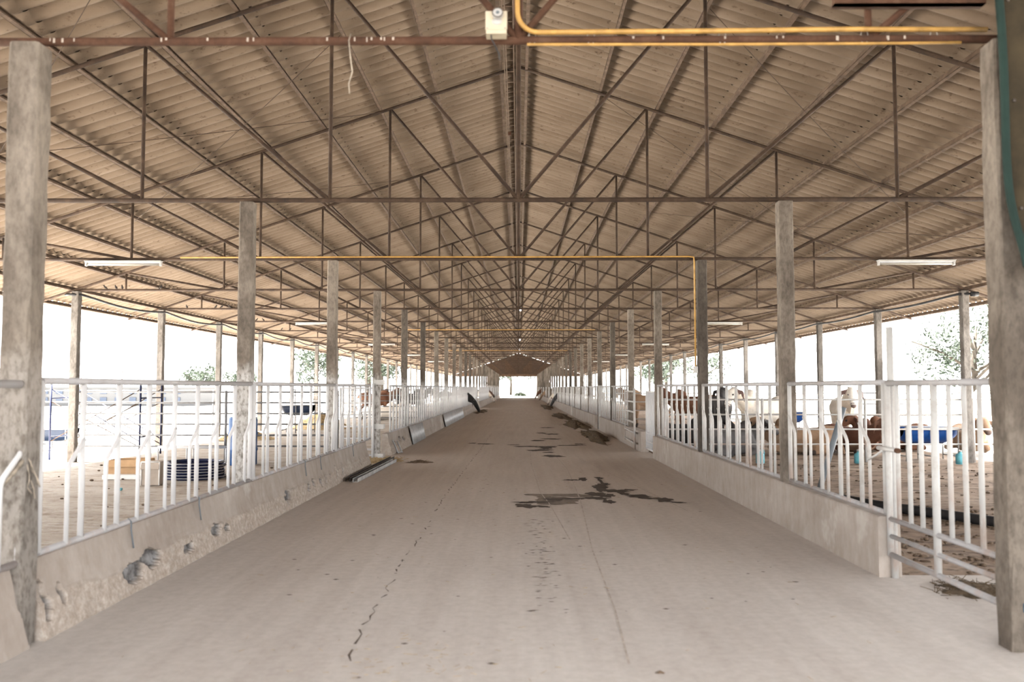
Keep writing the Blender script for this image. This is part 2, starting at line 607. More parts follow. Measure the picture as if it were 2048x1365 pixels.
# ------------------------------------------------------------------ columns
def column_mesh(name, w, z0, z1, mat, seed, rough=0.004):
    r = random.Random(seed)
    b = MB()
    c = 0.012
    h = w / 2
    ring = [(-h + c, -h), (h - c, -h), (h, -h + c), (h, h - c), (h - c, h), (-h + c, h), (-h, h - c), (-h, -h + c)]
    nz = 22
    for i in range(nz + 1):
        z = z0 + (z1 - z0) * i / nz
        for x, y in ring:
            b.v.append((x + r.uniform(-rough, rough), y + r.uniform(-rough, rough), z))
    for i in range(nz):
        for k in range(8):
            a, d = i * 8 + k, i * 8 + (k + 1) % 8
            b.face((a, d, d + 8, a + 8))
    b.face(list(reversed(range(8))))
    b.face([nz * 8 + k for k in range(8)])
    return b.mesh(name, mat)

def columns():
    zt = ZC - 0.028
    for side, sn in ((-1, 'left'), (1, 'right')):
        inner = [column_mesh('concrete_column', 0.148, -0.1, zt, M['colw'] if side < 0 else M['col'], 5 + k + side) for k in range(3)]
        outer = [column_mesh('concrete_column', 0.15, -0.3, zt, M['colo'], 25 + k + side) for k in range(3)]
        big = column_mesh('concrete_column', 0.165, -0.1, zt, M['colb'] if side < 0 else M['col'], 91 + side, 0.006)
        for n in range(0, NT):
            me = big if n == 0 else inner[n % 3]
            x = -2.91 if side < 0 else (2.848 if n < 2 else 2.862)
            if n == 0:
                x = -2.843 if side < 0 else 2.79
            o = link('concrete_column', me, None, (x, TY(n), 0))
            g = f'concrete columns of the {sn} aisle row'
            if n == 0:
                lab = 'big weathered nearest column at left, whitewashed low down beside the fence' if side < 0 else 'rough grey nearest column at right, with the canvas curtain hung on it'
            elif n < 14:
                lab = f'{ORD[n]} concrete column from the front in the {sn} aisle row'
            else:
                lab = f'one of the far thin concrete columns deep in the {sn} aisle row'
            tag(o, lab, 'column', g)
            if n == 0 and side > 0:
                sb = MB()
                rr = random.Random(3)
                for k in range(16):
                    x0, z0 = rr.uniform(-0.05, 0.07), rr.uniform(0.05, 0.36)
                    sb.box((x0, -0.0895, z0), (x0 + rr.uniform(0.01, 0.05), -0.083, z0 + rr.uniform(0.015, 0.07)))
                st = sb.obj('paint_stain', M['bluestain'], o)
                st['label'] = 'blue paint smears low on the column'
            # outer row
            o = link('concrete_column', outer[n % 3], None, (side * XO, TY(n), 0))
            g = f'concrete columns of the {sn} outer row'
            if n < 1:
                lab = f'concrete column of the {sn} outer row, outside the picture beside the first bays'
            elif n < 14:
                lab = f'slim concrete column under the {sn} eave in line with the {ORD[n]} truss'
            else:
                lab = f'one of the far slim columns under the {sn} eave'
            if n < 3:
                lab = f'{["front", "near", "second"][n]} slim concrete column under the {sn} eave, outside the view'
            tag(o, lab, 'column', g)
columns()

# ------------------------------------------------------------------ low cement walls
def walls():
    from mathutils import noise as mn
    HOLES = [(5.02, 0.20, 0.07, 0.20), (5.20, 0.20, 0.05, 0.10), (6.15, 0.13, 0.30, 0.13), (6.45, 0.17, 0.30, 0.13), (7.15, 0.12, 0.24, 0.07), (7.80, 0.16, 0.20, 0.11), (8.05, 0.14, 0.12, 0.07),
             (10.2, 0.15, 0.26, 0.15), (11.2, 0.14, 0.12, 0.10), (11.5, 0.17, 0.16, 0.10), (11.9, 0.14, 0.12, 0.13), (12.2, 0.16, 0.10, 0.15), (12.5, 0.15, 0.08, 0.13), (12.95, 0.17, 0.12, 0.17), (13.4, 0.18, 0.14, 0.17), (14.9, 0.18, 0.12, 0.14),
             (19.1, 0.2, 0.3, 0.1), (20.0, 0.25, 0.4, 0.12), (20.6, 0.22, 0.3, 0.12)]
    def seg(side, ya, yb, zh=0.462, step=None):
        step = step or (0.025 if yb < 23 else 0.8)
        n = max(3, int((yb - ya) / step))
        if side < 0:
            key = [(-2.70, -0.1), (-2.72, 0.0), (-2.745, 0.10), (-2.762, 0.20), (-2.785, 0.26), (-2.80, 0.34), (-2.822, zh - 0.008), (-2.836, zh), (-2.945, zh), (-2.95, -0.15)]
            sub = (2, 7, 7, 5, 4, 6, 2, 2, 1)
        else:
            key = [(2.762, -0.1), (2.762, 0.0), (2.762, 0.22), (2.762, zh - 0.01), (2.774, zh), (2.93, zh), (2.94, -0.15)]
            sub = (2, 8, 8, 2, 2, 1)
        prof = []
        for (a, c), k in zip(zip(key[:-1], key[1:]), sub):
            for t in range(k):
                prof.append((a[0] + (c[0] - a[0]) * t / k, a[1] + (c[1] - a[1]) * t / k))
        prof.append(key[-1])
        m = len(prof)
        b = MB()
        wear = []
        near = [h for h in HOLES if ya - 1 < h[0] < yb + 1] if side < 0 else []
        for i in range(n + 1):
            y = ya + (yb - ya) * i / n
            line = 0.205 + 0.05 * mn.noise(Vector((y * 0.9, 3.1, 0))) + 0.03 * mn.noise(Vector((y * 4.0, 7.7, 0)))
            for k, (x, z) in enumerate(prof):
                w, q = 0.0, 0.0
                if step < 0.1 and z < zh - 0.004 and abs(x) < 2.9:
                    nz = mn.noise(Vector((y * 5, z * 9, side * 4.0)))
                    w = 0.004 * nz
                    if side < 0 and z < line:
                        f = min(1, (line - z) / 0.02)
                        w += f * (0.010 + 0.008 * nz + 0.006 * mn.noise(Vector((y * 17, z * 23, 1.0))))
                        q = 0.45 * f
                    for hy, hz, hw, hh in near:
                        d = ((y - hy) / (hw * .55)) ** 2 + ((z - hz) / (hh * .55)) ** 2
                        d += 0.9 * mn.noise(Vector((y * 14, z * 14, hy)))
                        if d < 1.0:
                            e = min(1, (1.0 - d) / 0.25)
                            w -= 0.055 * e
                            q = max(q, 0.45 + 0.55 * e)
                yy = y
                if side < 0 and i == n and yb < 20:
                    yy += 0.10 * (zh - z)
                b.v.append((x + (w if side < 0 else -w), yy, z))
                wear.append(q)
        for i in range(n):
            for k in range(m - 1):
                a = i * m + k
                q = (a, a + m, a + m + 1, a + 1)
                b.face(q if side > 0 else q[::-1], False)
        b.face(list(range(m)))
        b.face([n * m + k for k in range(m)][::-1])
        o = b.obj('wall_left' if side < 0 else 'wall_right', M['wall'])
        at = o.data.color_attributes.new('wear', 'FLOAT_COLOR', 'POINT')
        arr = np.ones((len(wear), 4))
        arr[:, :3] = np.array(wear)[:, None]
        at.data.foreach_set('color', arr.ravel())
        struct(o)
        return o
    seg(-1, -4, 4.75, step=0.1)
    w0 = seg(-1, 4.93, 15.75)
    seg(-1, 18.35, 22.0)
    seg(-1, 22.0, 57.5)
    seg(-1, 60.5, YE - 1)
    seg(1, 6.62, 17.6)
    seg(1, 19.3, 29.3)
    seg(1, 30.6, 44)
    seg(1, 45.2, YE - 1)
    return w0
WALL_L = walls()

# ------------------------------------------------------------------ fence panels
_c = {}
def cyl(name, r, length, mat, axis):
    k = (name, r, round(length, 2), mat.name, axis)
    if k not in _c:
        e = (0, length, 0) if axis == 'y' else (0, 0, length) if axis == 'z' else (length, 0, 0)
        _c[k] = MB().tube([(0, 0, 0), e], r, 10).mesh(name, mat)
    return _c[k]

def bent_mesh(mat, z0, dz=0.0):
    k = ('bent', mat.name, round(dz, 2))
    if k not in _c:
        _c[k] = MB().tube([(0, 0, 1.12 + dz - z0), (0, -0.03, 1.09 + dz - z0), (0, -0.165, 0.985 + dz - z0), (0, -0.19, 0.95 + dz - z0), (0, -0.195, 0.9 + dz - z0), (0, -0.195, 0)], 0.0145, 8).mesh('bent_bar', mat)
    return _c[k]

ZR0, ZR1 = 0.49, 1.49
def panel(side, ya, yb, n_int, label, parts=True, group=None):
    mat = M['fl'] if side < 0 else M['fr']
    x = XF_L if side < 0 else XF_R
    pitch = (yb - ya) / n_int
    lay = [('top_rail', cyl('top_rail', 0.023, yb - ya + 0.02, M['railg'], 'y'), (0, -0.01, ZR1 - ZR0)),
           ('bottom_rail', cyl('bottom_rail', 0.020, yb - ya, M['railg'], 'y'), (0, 0, 0.0))]
    for k in range(n_int + 1):
        y = k * pitch
        if k in (0, n_int):
            lay.append(('post', cyl('post', 0.021, ZR1 - ZR0, mat, 'z'), (0, y, 0)))
        else:
            lay.append(('bar', cyl('bar', 0.0185, ZR1 - ZR0, mat, 'z'), (0, y, 0)))
        if k:
            lay.append(('bent_bar', bent_mesh(mat, ZR0, 0 if side < 0 else 0.04), (0.012 * (1 if side < 0 else -1), y, 0)))
    if parts:
        root = empty('fence_panel', (x, ya, ZR0))
        for nm, me, lc in lay:
            link(nm, me, root, lc)
    else:
        key = ('whole', side, round(yb - ya, 2), n_int)
        if key not in _c:
            b = MB()
            mi = []
            for nm, me, lc in lay:
                k0 = len(b.v)
                b.v += [tuple(v.co + Vector(lc)) for v in me.vertices]
                b.f += [tuple(i + k0 for i in q.vertices) for q in me.polygons]
                b.sm += [q.use_smooth for q in me.polygons]
                mi += [1 if 'rail' in nm else 0] * len(me.polygons)
            _c[key] = b.mesh('fence_panel', mat)
            _c[key].materials.append(M['railg'])
            _c[key].polygons.foreach_set('material_index', mi)
        root = link('fence_panel', _c[key], None, (x, ya, ZR0))
    tag(root, label, 'fence', group or ('white pipe fence panels on the left wall' if side < 0 else 'worn pipe fence panels on the right wall'))
    return root

p = panel(-1, 0.75, 4.78, 8, 'white pipe fence panel at left edge, nearer than the big column')
p.location.z -= 0.02
LP1 = panel(-1, 4.98, 8.88, 8, 'white pipe fence panel on left wall between first and second column')
LP2 = panel(-1, 9.01, 12.96, 8, 'white pipe fence panel on left wall between second and third column')
LP3 = panel(-1, 13.09, 16.05, 6, 'short white fence panel ending at the gap in the left wall')
panel(-1, 18.57, 21.55, 6, 'white fence panel just beyond the left gap, above the broken wall end')
for n in range(4, 29):
    ya, yb = TY(n) + 0.04, TY(n + 1) - 0.04
    if 57 < yb < 61:
        yb = 57.4
    if n == 13:
        ya = 60.5
    if n > 17 and n % 2 == 0:
        continue
    far = n >= 10
    panel(-1, ya, yb, 8, ('one of the far white fence panels packed together on the left wall' if far else
          f'{ORD[n - 4 + 1]} full white fence panel beyond the gap in the left wall'), not far)
panel(1, 6.62, 8.92, 5, 'rust streaked short fence panel on right wall beside the front gate')
panel(1, 9.12, 13.08, 8, 'worn pipe fence panel on right wall between second and third column')
panel(1, 13.22, 17.3, 8, 'worn pipe fence panel on right wall ending at the narrow white gate')
for n in range(4, 29):
    ya, yb = TY(n) + 0.04, TY(n + 1) - 0.04
    if n == 5:
        yb = 29.2
    if n == 6:
        ya = 30.6
    if n > 15 and n % 2 == 0:
        continue
    far = n >= 10
    panel(1, ya, yb, 8, ('one of the far worn fence panels packed together on the right wall' if far else
          f'{ORD[n - 4]} worn fence panel beyond the ladder gate on the right wall'), not far)

# ties hanging from the bottom rails
for par, ys in ((LP1, (1.15, 2.45)), (LP2, (2.1, 2.95)), (LP3, (1.2,))):
    for y in ys:
        MB().tube([(0.0, y, 0.024), (0.026, y, 0.0), (0.022, y + 0.01, -0.06), (0.03, y + 0.015, -0.12), (0.038, y + 0.02, -0.19)], 0.006, 6).obj('tie_strap', M['grey'], par)
# frayed rope knotted on the nearest left panel's post
b = MB()
rr = random.Random(4)
for k in range(10):
    pts = [(-2.775 + rr.uniform(-.012, .012), 4.79, 1.06)]
    for j in range(5):
        q = pts[-1]
        pts.append((q[0] + rr.uniform(-.015, .02), q[1] + rr.uniform(-.01, .025), q[2] - rr.uniform(.02, .06)))
    b.tube(pts, 0.004, 5)
b.tube([(-2.83, 4.775, 1.05), (-2.78, 4.76, 1.06), (-2.765, 4.79, 1.05), (-2.80, 4.80, 1.045), (-2.83, 4.775, 1.05)], 0.008, 6)
b.tube([(-2.79, 4.6, 0.92), (-2.78, 4.7, 0.99), (-2.775, 4.775, 1.05)], 0.012, 6)
tag(b.obj('rope', M['rope']), 'frayed pale rope knotted round the fence post at the left nearest column', 'rope')

# ------------------------------------------------------------------ right front gate
def front_gate():
    g = empty('gate', (XF_R, 5.05, 0.0))
    L = 6.56 - 5.05
    fr = M['fr']
    g_ = M['railg']
    for nm, r, z in (('top_rail', 0.023, 1.485), ('middle_rail', 0.019, 0.455), ('lower_rail', 0.017, 0.325), ('bottom_rail', 0.021, 0.185)):
        link(nm, cyl(nm, r, L, g_, 'y'), g, (0, 0, z))
    link('end_post', cyl('end_post', 0.023, 1.32, fr, 'z'), g, (0, L, 0.175))
    link('end_post', cyl('end_post', 0.023, 1.32, fr, 'z'), g, (0, 0, 0.175))
    link('centre_post', cyl('centre_post', 0.025, 1.30, fr, 'z'), g, (0, 5.83 - 5.05, 0.185))
    for y in (6.40, 6.21, 6.03, 5.63, 5.44, 5.255):
        link('bar', cyl('bar', 0.0165, 1.03, fr, 'z'), g, (0, y - 5.05, 0.455))
    lt = MB().tube([(-0.035, L - 0.22, 0.985), (-0.035, L + 0.10, 0.985)], 0.018, 10).tube([(-0.02, L - 0.02, 1.0), (-0.075, L + 0.05, 0.93), (-0.10, L + 0.14, 0.89)], 0.009, 8)
    la = lt.obj('latch', M['fr'], g)
    MB().tube([(-0.035, L - 0.25, 0.985), (-0.035, L - 0.215, 0.985)], 0.019, 10).obj('latch_end', M['rustred'], la)
    tag(g, 'white pipe gate with rusty latch between right wall and nearest right column', 'gate')
    b = MB().tube([(0, 0, 0), (0, 0, 1.97)], 0.026, 12)
    o = b.obj('gate_post', M['fr'], None, (2.875, 6.60, -0.05))
    tag(o, 'tall white pipe post rising above the fence at the end of right wall', 'post')
front_gate()

# narrow white leaf and ladder gate in the right gap, ladder gate in the left gap
def gates_mid():
    fr = M['fl']
    g = empty('gate', (2.82, 17.45, 0.0))
    L = 1.35
    for z in (0.12, 0.28, 0.46, 1.36):
        link('rail', cyl('rail', 0.02, L, fr, 'y'), g, (0, 0, z))
    for k in range(8):
        link('bar', cyl('bar', 0.022 if k in (0, 7) else 0.019, 1.24, fr, 'z'), g, (0, L * k / 7, 0.12))
    tag(g, 'narrow white barred gate closing the gap after right wall, beside the ladder gate', 'gate', 'gates in the wall gaps')
    fr = M['fr']
    g = empty('gate', (2.68, 19.75, 0.0), (0, 0, R(-2)))
    L = 2.35
    for z in (0.16, 0.40, 0.64, 0.88, 1.12, 1.36):
        link('rail', cyl('rail', 0.022, L, fr, 'y'), g, (0, 0, z))
    link('end_post', cyl('end_post', 0.026, 1.42, fr, 'z'), g, (0, 0, 0.02))
    link('end_post', cyl('end_post', 0.024, 1.30, fr, 'z'), g, (0, L, 0.11))
    tag(g, 'grey ladder gate of six rails swung open against the right fence', 'gate', 'gates in the wall gaps')
    for y, x in ((29.5, 2.83), (44.4, 2.83)):
        b = MB().box((-0.06, -0.06, 0), (0.06, 0.06, 1.55))
        tag(b.obj('gate_post', M['whitep'], None, (x, y, -0.02)), f'white square gate post in the {"first" if y < 40 else "second"} far gap of the right wall', 'post', 'far white gate posts')
    fr = M['fl']
    g = empty('gate', (-3.62, TY(3) - 0.12, GZ))
    for z in (0.14, 0.26, 0.48, 0.72, 0.96, 1.20, 1.50):
        link('rail', cyl('rail', 0.020, 0.66, fr, 'x'), g, (0, 0, z))
    link('end_post', cyl('end_post', 0.022, 1.50, fr, 'z'), g, (0, 0, 0.02))
    link('end_post', cyl('end_post', 0.026, 1.58, fr, 'z'), g, (0.66, 0, 0.02))
    tag(g, 'small white ladder gate standing in the gap after the left wall', 'gate', 'gates in the wall gaps')
    b = MB()
    for z in (0.02, 0.62, 1.52):
        b.box((-0.10, -0.10, z), (0.10, 0.10, z + 0.10))
    o = b.obj('clamp_blocks', M['whitep'], None, (-2.85, TY(3), GZ + 0.05))
    tag(o, 'three white cast blocks ringing the whitewashed column at the left gap', 'clamp')
gates_mid()

# ------------------------------------------------------------------ cross fences in the pens
def cross_fence(xa, xb, y, zs, posts, mat, label, group, r=0.019):
    root = empty('rail_fence', (xa, y, GZ))
    for z in zs:
        link('rail', cyl('rail', r, xb - xa, mat, 'x'), root, (0, 0, z - GZ))
    for px in posts:
        link('post', cyl('post', 0.028, zs[0] - GZ + 0.06, mat, 'z'), root, (px - xa, 0.0, -0.03))
    tag(root, label, 'fence', group)
G = 'horizontal rail fences across the pens'
cross_fence(-9.05, -3.7, 17.5, (1.36, 1.14, 0.92, 0.70, 0.475, 0.25), (-9.0, -6.02, -3.72), M['pipe'], 'white six rail fence across the left pen behind the coil and drum', G)
cross_fence(2.96, 12.2, 17.52, (1.205, 0.90, 0.60, 0.295), (3.0, 5.0, 7.1, 9.3, 12.2), M['fr'], 'four rail pipe fence across the right pen in front of the cattle', G)
cross_fence(-9.05, -2.98, TY(7), (1.36, 1.14, 0.92, 0.70, 0.475, 0.25), (-9.0, -6.02, -3.0), M['pipe'], 'second white rail fence across the left pen, far behind the first', G)
cross_fence(2.96, 11.0, TY(6), (1.25, 0.95, 0.65, 0.35), (3.0, 6.5, 9.3, 11), M['fr'], 'second rail fence across the right pen, behind the standing cattle', G)
cross_fence(-22, -9.6, 27.0, (1.36, 1.0, 0.6), (-22, -16, -9.7), M['pipe'], 'pale outdoor rail fence beyond the left eave', G)
cross_fence(9.6, 24, 24.5, (1.30, 0.98, 0.66, 0.34), (9.7, 10.9, 16, 24), M['pipe'], 'pale outdoor rail fence in the sunlight beyond the right eave', G)

# ------------------------------------------------------------------ lamps, conduits and wires in the roof
def tube_lights():
    proto = None
    for n in (2, 5, 8, 11, 14):
        for s, sn in ((-1, 'left'), (1, 'right')):
            root = empty('tube_light', (s * 6.2 - 0.6, TY(n) - 0.03, ZC - 0.05))
            if proto is None:
                proto = (MB().box((0, -0.03, -0.01), (1.2, 0.03, 0.018)).box((0, -0.055, 0.014), (1.2, 0.055, 0.022)).mesh('housing', M['whitep']),
                         MB().tube([(0.03, 0, -0.035), (1.17, 0, -0.035)], 0.0165, 10).mesh('tube', M['tube']),
                         MB().box((0, -0.02, -0.06), (0.03, 0.02, 0.0)).mesh('end_cap', M['whitep']))
            link('housing', proto[0], root)
            link('tube', proto[1], root)
            link('end_cap', proto[2], root)
            link('end_cap', proto[2], root, (1.17, 0, 0))
            where = {2: 'nearest', 5: 'second', 8: 'third', 11: 'fourth', 14: 'farthest'}[n]
            tag(root, f'{where} fluorescent tube light hanging under a truss on the {sn} side', 'light', 'fluorescent lights under the trusses')
tube_lights()

def sensor_box():
    y = TY(0) - 0.10
    root = empty('floodlight_box', (-0.125, y, ZC - 0.015))
    b = MB().box((-0.058, -0.035, 0), (0.058, 0.045, 0.13)).box((-0.061, -0.039, 0.022), (0.061, -0.03, 0.128))
    b.obj('housing', M['cream'], root)
    t = Matrix.Translation((0.008, -0.05, 0.108)) @ Matrix.Rotation(R(78), 4, 'X')
    hd = MB().lathe([(0.0295, -0.03), (0.0305, 0.0), (0.03, 0.012), (0.026, 0.013)], 24, t).obj('lamp_head', M['whitep'], root)
    MB().tube([tuple(t @ Vector((0.029 * math.cos(a), 0.029 * math.sin(a), 0.013))) for a in [2 * math.pi * k / 24 for k in range(25)]], 0.0028, 6).obj('rim', M['steel'], hd)
    MB().lathe([(0.010, 0.012), (0.010, 0.016), (0.004, 0.018)], 16, t).obj('lens', M['grey'], hd)
    MB().ball((0.004, -0.037, 0.068), (0.032, 0.010, 0.022)).obj('swivel_base', M['whitep'], root)
    MB().tube([(-0.03, -0.02, 0.005), (-0.028, -0.015, -0.02), (-0.005, 0.02, -0.055), (0.012, 0.08, -0.07), (0.015, 0.12, -0.09)], 0.0045, 6).obj('cable', M['black'], root)
    for sx in (-0.05, 0.05):
        MB().ball((sx, -0.039, 0.03), 0.0035, 8, 5).obj('screw', M['grey'], root)
    tag(root, 'cream box with a round white lamp head clamped to the nearest truss', 'floodlight')
sensor_box()

def conduits():
    y = TY(0) - 0.045
    zb = ZC + 0.030
    pts = [(-0.005, y, 6.3), (-0.005, y, ZC + 0.19)]
    for k in range(9):
        a = R(180 + 90 * k / 8)
        pts.append((0.115 + 0.12 * math.cos(a), y, zb + 0.12 + 0.12 * math.sin(a)))
    pts += [(1.0, y, zb + 0.004), (1.9, y, zb + 0.012), (2.69, y, zb + 0.008)]
    b = MB().tube(pts, 0.0145, 10)
    o = b.obj('conduit', M['yellow'])
    for x in (0.08, 0.42, 1.18, 2.0, 2.4):
        MB().tube([(x + 0.021 * math.sin(t), y + 0.03, ZC + 0.012 + 0.045 * math.cos(t)) for t in [2 * math.pi * q / 12 for q in range(13)]], 0.003, 5).obj('cable_tie', M['whitep'], o)
    tag(o, 'thick yellow conduit curving down at the middle and along the nearest truss', 'conduit', 'yellow conduits')
    b = MB().tube([(0.05, y + 0.02, ZC - 0.033), (1.2, y + 0.02, ZC - 0.036), (2.0, y + 0.02, ZC - 0.034), (2.55, y + 0.02, ZC - 0.03)], 0.0085, 8)
    tag(b.obj('conduit', M['yellow']), 'thin yellow conduit under the nearest truss chord, below the thick one', 'conduit', 'yellow conduits')
    y2 = TY(2) - 0.04
    b = MB().tube([(-5.3, y2, ZC + 0.022), (-2, y2, ZC + 0.03), (0, y2, ZC + 0.026), (2.65, y2, ZC + 0.03), (2.735, y2, ZC + 0.02), (2.745, y2, ZC - 0.06), (2.745, y2, 1.75)], 0.013, 8)
    o = b.obj('conduit', M['yellow'])
    MB().box((2.715, y2 - 0.03, 1.68), (2.775, y2 + 0.03, 1.78)).obj('switch_box', M['whitep'], o)
    tag(o, 'yellow conduit along the third truss and down the third right column', 'conduit', 'yellow conduits')
    for n in (6, 10):
        yy = TY(n) - 0.04
        b = MB().tube([(-4, yy, ZC + 0.03), (0, yy, ZC + 0.03), (2.7, yy, ZC + 0.03)], 0.014, 6)
        tag(b.obj('conduit', M['yellow']), f'yellow conduit lying along the {ORD[n]} truss', 'conduit', 'yellow conduits')
    # cable ladder below the ridge
    root = empty('cable_ladder', (-0.14, YS + 0.1, 6.44))
    Lr = YE - YS - 0.3
    for x in (-0.075, -0.045, 0.07):
        MB().box((x - 0.009, 0, -0.012), (x + 0.009, Lr, 0.014)).obj('side_rail', M['purlin'], root)
    rung = MB().box((-0.075, -0.008, -0.01), (0.07, 0.008, -0.002)).mesh('rung', M['purlin'])
    for k in range(46):
        link('rung', rung, root, (0, 5.0 + k * 0.46, 0))
    bx = MB().box((-0.06, -0.03, -0.07), (0.0, 0.03, 0.0)).mesh('junction_box', M['rustred'])
    link('junction_box', bx, root, (0, TY(2) - YS + 3.0, 0))
    tag(root, 'brown cable ladder running along under the roof ridge', 'cable ladder')
    # added glowing spots under the ridge in place of bright roof holes
    for n, z, nm in ((9, 5.3, 'nearer'), (14, 5.0, 'middle'), (19, 5.2, 'farther')):
        r2 = empty('glow_spot', (0.10, TY(n) - 1.0, z))
        MB().tube([(0, 0, 0.1), (0, 0, 6.5 - z)], 0.006, 5).obj('cord', M['black'], r2)
        MB().lathe([(0.03, 0.12), (0.06, 0.08), (0.09, 0.0), (0.085, 0.0)], 12).obj('glow_shade', M['whitep'], r2)
        MB().ball((0, 0, 0.0), (0.05, 0.05, 0.09), 10, 6).obj('glow_core', M['lamp'], r2)
        tag(r2, f'{nm} added glow spot for a bright roof hole below the ridge deep in the barn', 'lamp', 'added glow spots below the ridge')
conduits()

def wires():
    specs = [(-8.4, TY(1), -2.1, TY(2)), (-2.2, TY(1) + 1.2, -6.6, TY(2) + 1.2), (-6.6, TY(2), -2.2, TY(3)), (-3.1, TY(0) + 2.0, -7.5, TY(1) + 2.4),
             (2.2, TY(1) + 0.5, 6.6, TY(2) + 1), (1.3, TY(2), 7.5, TY(3) + 1), (8.4, TY(2), 3.1, TY(3) + 2)]
    for k, (xa, ya, xb, yb) in enumerate(specs):
        pts = []
        for i in range(13):
            t = i / 12
            x, y = xa + (xb - xa) * t, ya + (yb - ya) * t
            pts.append((x, y, ztop(x) - 0.02 - 0.05 * math.sin(math.pi * t)))
        o = MB().tube(pts, 0.0045, 5).obj('bracing_wire', M['rust'])
        sn = 'left' if xa < 0 else 'right'
        j = k if k < 4 else k - 4
        tag(o, f'{["first", "second", "third", "fourth"][j]} thin diagonal wire slung under the {sn} roof slope', 'wire', 'bracing wires under the roof')
    b = MB()
    y = TY(0) - 0.03
    b.tube([(-0.97, y, ZC + 0.03), (-0.975, y - 0.03, ZC - 0.02), (-0.965, y - 0.03, ZC - 0.12), (-0.955, y - 0.02, ZC - 0.2), (-0.975, y - 0.02, ZC - 0.27), (-0.97, y - 0.02, ZC - 0.33)], 0.0035, 5)
    tag(b.obj('string', M['rope']), 'pale string dangling from the nearest truss left of the cream box', 'string')
    for s, sn in ((-1, 'left'), (1, 'right')):
        x = s * (XO - 0.12)
        pts = [(s * (XO + 0.22), TY(3) - 0.02, ZC - 0.10), (s * (XO + 0.1), TY(3) - 0.11, ZC - 0.10), (x, TY(3) - 0.02, ZC - 0.10)]
        for n in range(3, 14):
            for k in range(1, 9):
                t = k / 8
                pts.append((x, TY(n) + BAY * t, ZC - 0.09 - (0.10 if s < 0 else 0.05) * math.sin(math.pi * t)))
        o = MB().tube(pts, 0.026, 8).obj('hose', M['black'])
        tag(o, f'black hose slung along the tops of the {sn} outer columns', 'hose', 'hoses along the eaves')
        if s > 0:
            MB().tube([(9.22, TY(3) - 0.13, ZC - 0.11), (9.36, TY(3) - 0.14, ZC - 0.11)], 0.05, 10).obj('end_fitting', M['black'], o)
wires()

def birds():
    b = MB()
    m = Matrix.Rotation(R(-35), 3, 'Y')
    b.ball((0, 0, 0.055), (0.055, 0.032, 0.032), 10, 7, m)
    b.ball((0.042, 0, 0.105), 0.024, 8, 6)
    b.tube([(0.06, 0, 0.105), (0.085, 0, 0.101)], [0.008, 0.002], 5)
    b.tube([(-0.035, 0, 0.03), (-0.095, 0, -0.015)], [0.02, 0.012], 6)
    for s in (-1, 1):
        b.ball((-0.015, s * 0.028, 0.05), (0.05, 0.009, 0.022), 8, 6, m)
        b.tube([(0.005, s * 0.012, 0.03), (0.008, s * 0.012, 0.0)], 0.004, 5)
    me = b.mesh('bird', M['bird'])
    rr = random.Random(5)
    spots = [(3, -8.55), (3, -8.33), (3, -8.2), (3, -7.4), (4, -8.5), (4, -7.75), (4, -7.6), (4, -7.4), (5, -8.0), (5, -7.8), (6, -8.4), (6, -8.1)]
    names = {3: 'fourth', 4: 'fifth', 5: 'sixth', 6: 'seventh'}
    cnt = {}
    for n, x in spots:
        cnt[n] = cnt.get(n, 0) + 1
        o = link('bird', me, None, (x, TY(n), ZC + 0.026), (0, 0, rr.uniform(0, 6.28)))
        o.scale = (0.62,) * 3
        tag(o, f'small dark bird perched on the {names[n]} truss chord, {ORD[cnt[n] - 1]} from the left eave', 'bird', 'birds perched under the left roof')
birds()

# canvas curtain and pipe by the right nearest column
def curtain():
    root = empty('canvas_curtain', (2.625, TY(0) - 0.16, 2.0))
    def fn(u, v):
        x = 0.015 + 1.5 * u
        z = 0.10 + v * 2.2
        bulge = 0.07 * math.exp(-((v - 0.0) / 0.12) ** 2)
        return (x - (0.02 * math.sin(v * 3.0) - 0.05 * (1 - v) ** 3 - 0.035), -0.05 - 0.10 * math.sin(u * 9) * 0.3 - bulge + 0.02 * math.sin(v * 9 + u * 5), z)
    MB().grid(fn, 24, 30).obj('cloth', M['tarp'], root)
    def fe(u, v):
        q = fn(0, v)
        a = math.pi * (0.25 + 1.2 * u)
        return (q[0] + 0.01 + 0.022 * math.cos(a), q[1] - 0.002 - 0.022 * math.sin(a), q[2])
    MB().grid(fe, 8, 30).obj('edge_trim', M['teal'], root)
    q0 = [fn(u / 10, 0) for u in range(11)]
    MB().tube([(p_[0], p_[1], p_[2]) for p_ in q0], 0.018, 8).obj('bottom_roll', M['teal'], root)
    for v in (0.15, 0.42, 0.68):
        q = fn(0.035, v)
        MB().ball((q[0], q[1] - 0.006, q[2]), (0.010, 0.006, 0.010), 8, 6).obj('eyelet', M['steel'], root)
    tag(root, 'brown canvas curtain with teal edge hanging at the top right corner', 'curtain')
    o = MB().tube([(2.87, TY(0) - 0.13, 0.0), (2.865, TY(0) - 0.13, 2.6)], 0.022, 10).obj('drain_pipe', M['grey'])
    tag(o, 'grey pipe standing against the nearest right column below the canvas', 'pipe')
curtain()

# ------------------------------------------------------------------ cattle
def rot2(x, z, c, a):
    dx, dz = x - c[0], z - c[1]
    return c[0] + dx * math.cos(a) - dz * math.sin(a), c[1] + dx * math.sin(a) + dz * math.cos(a)

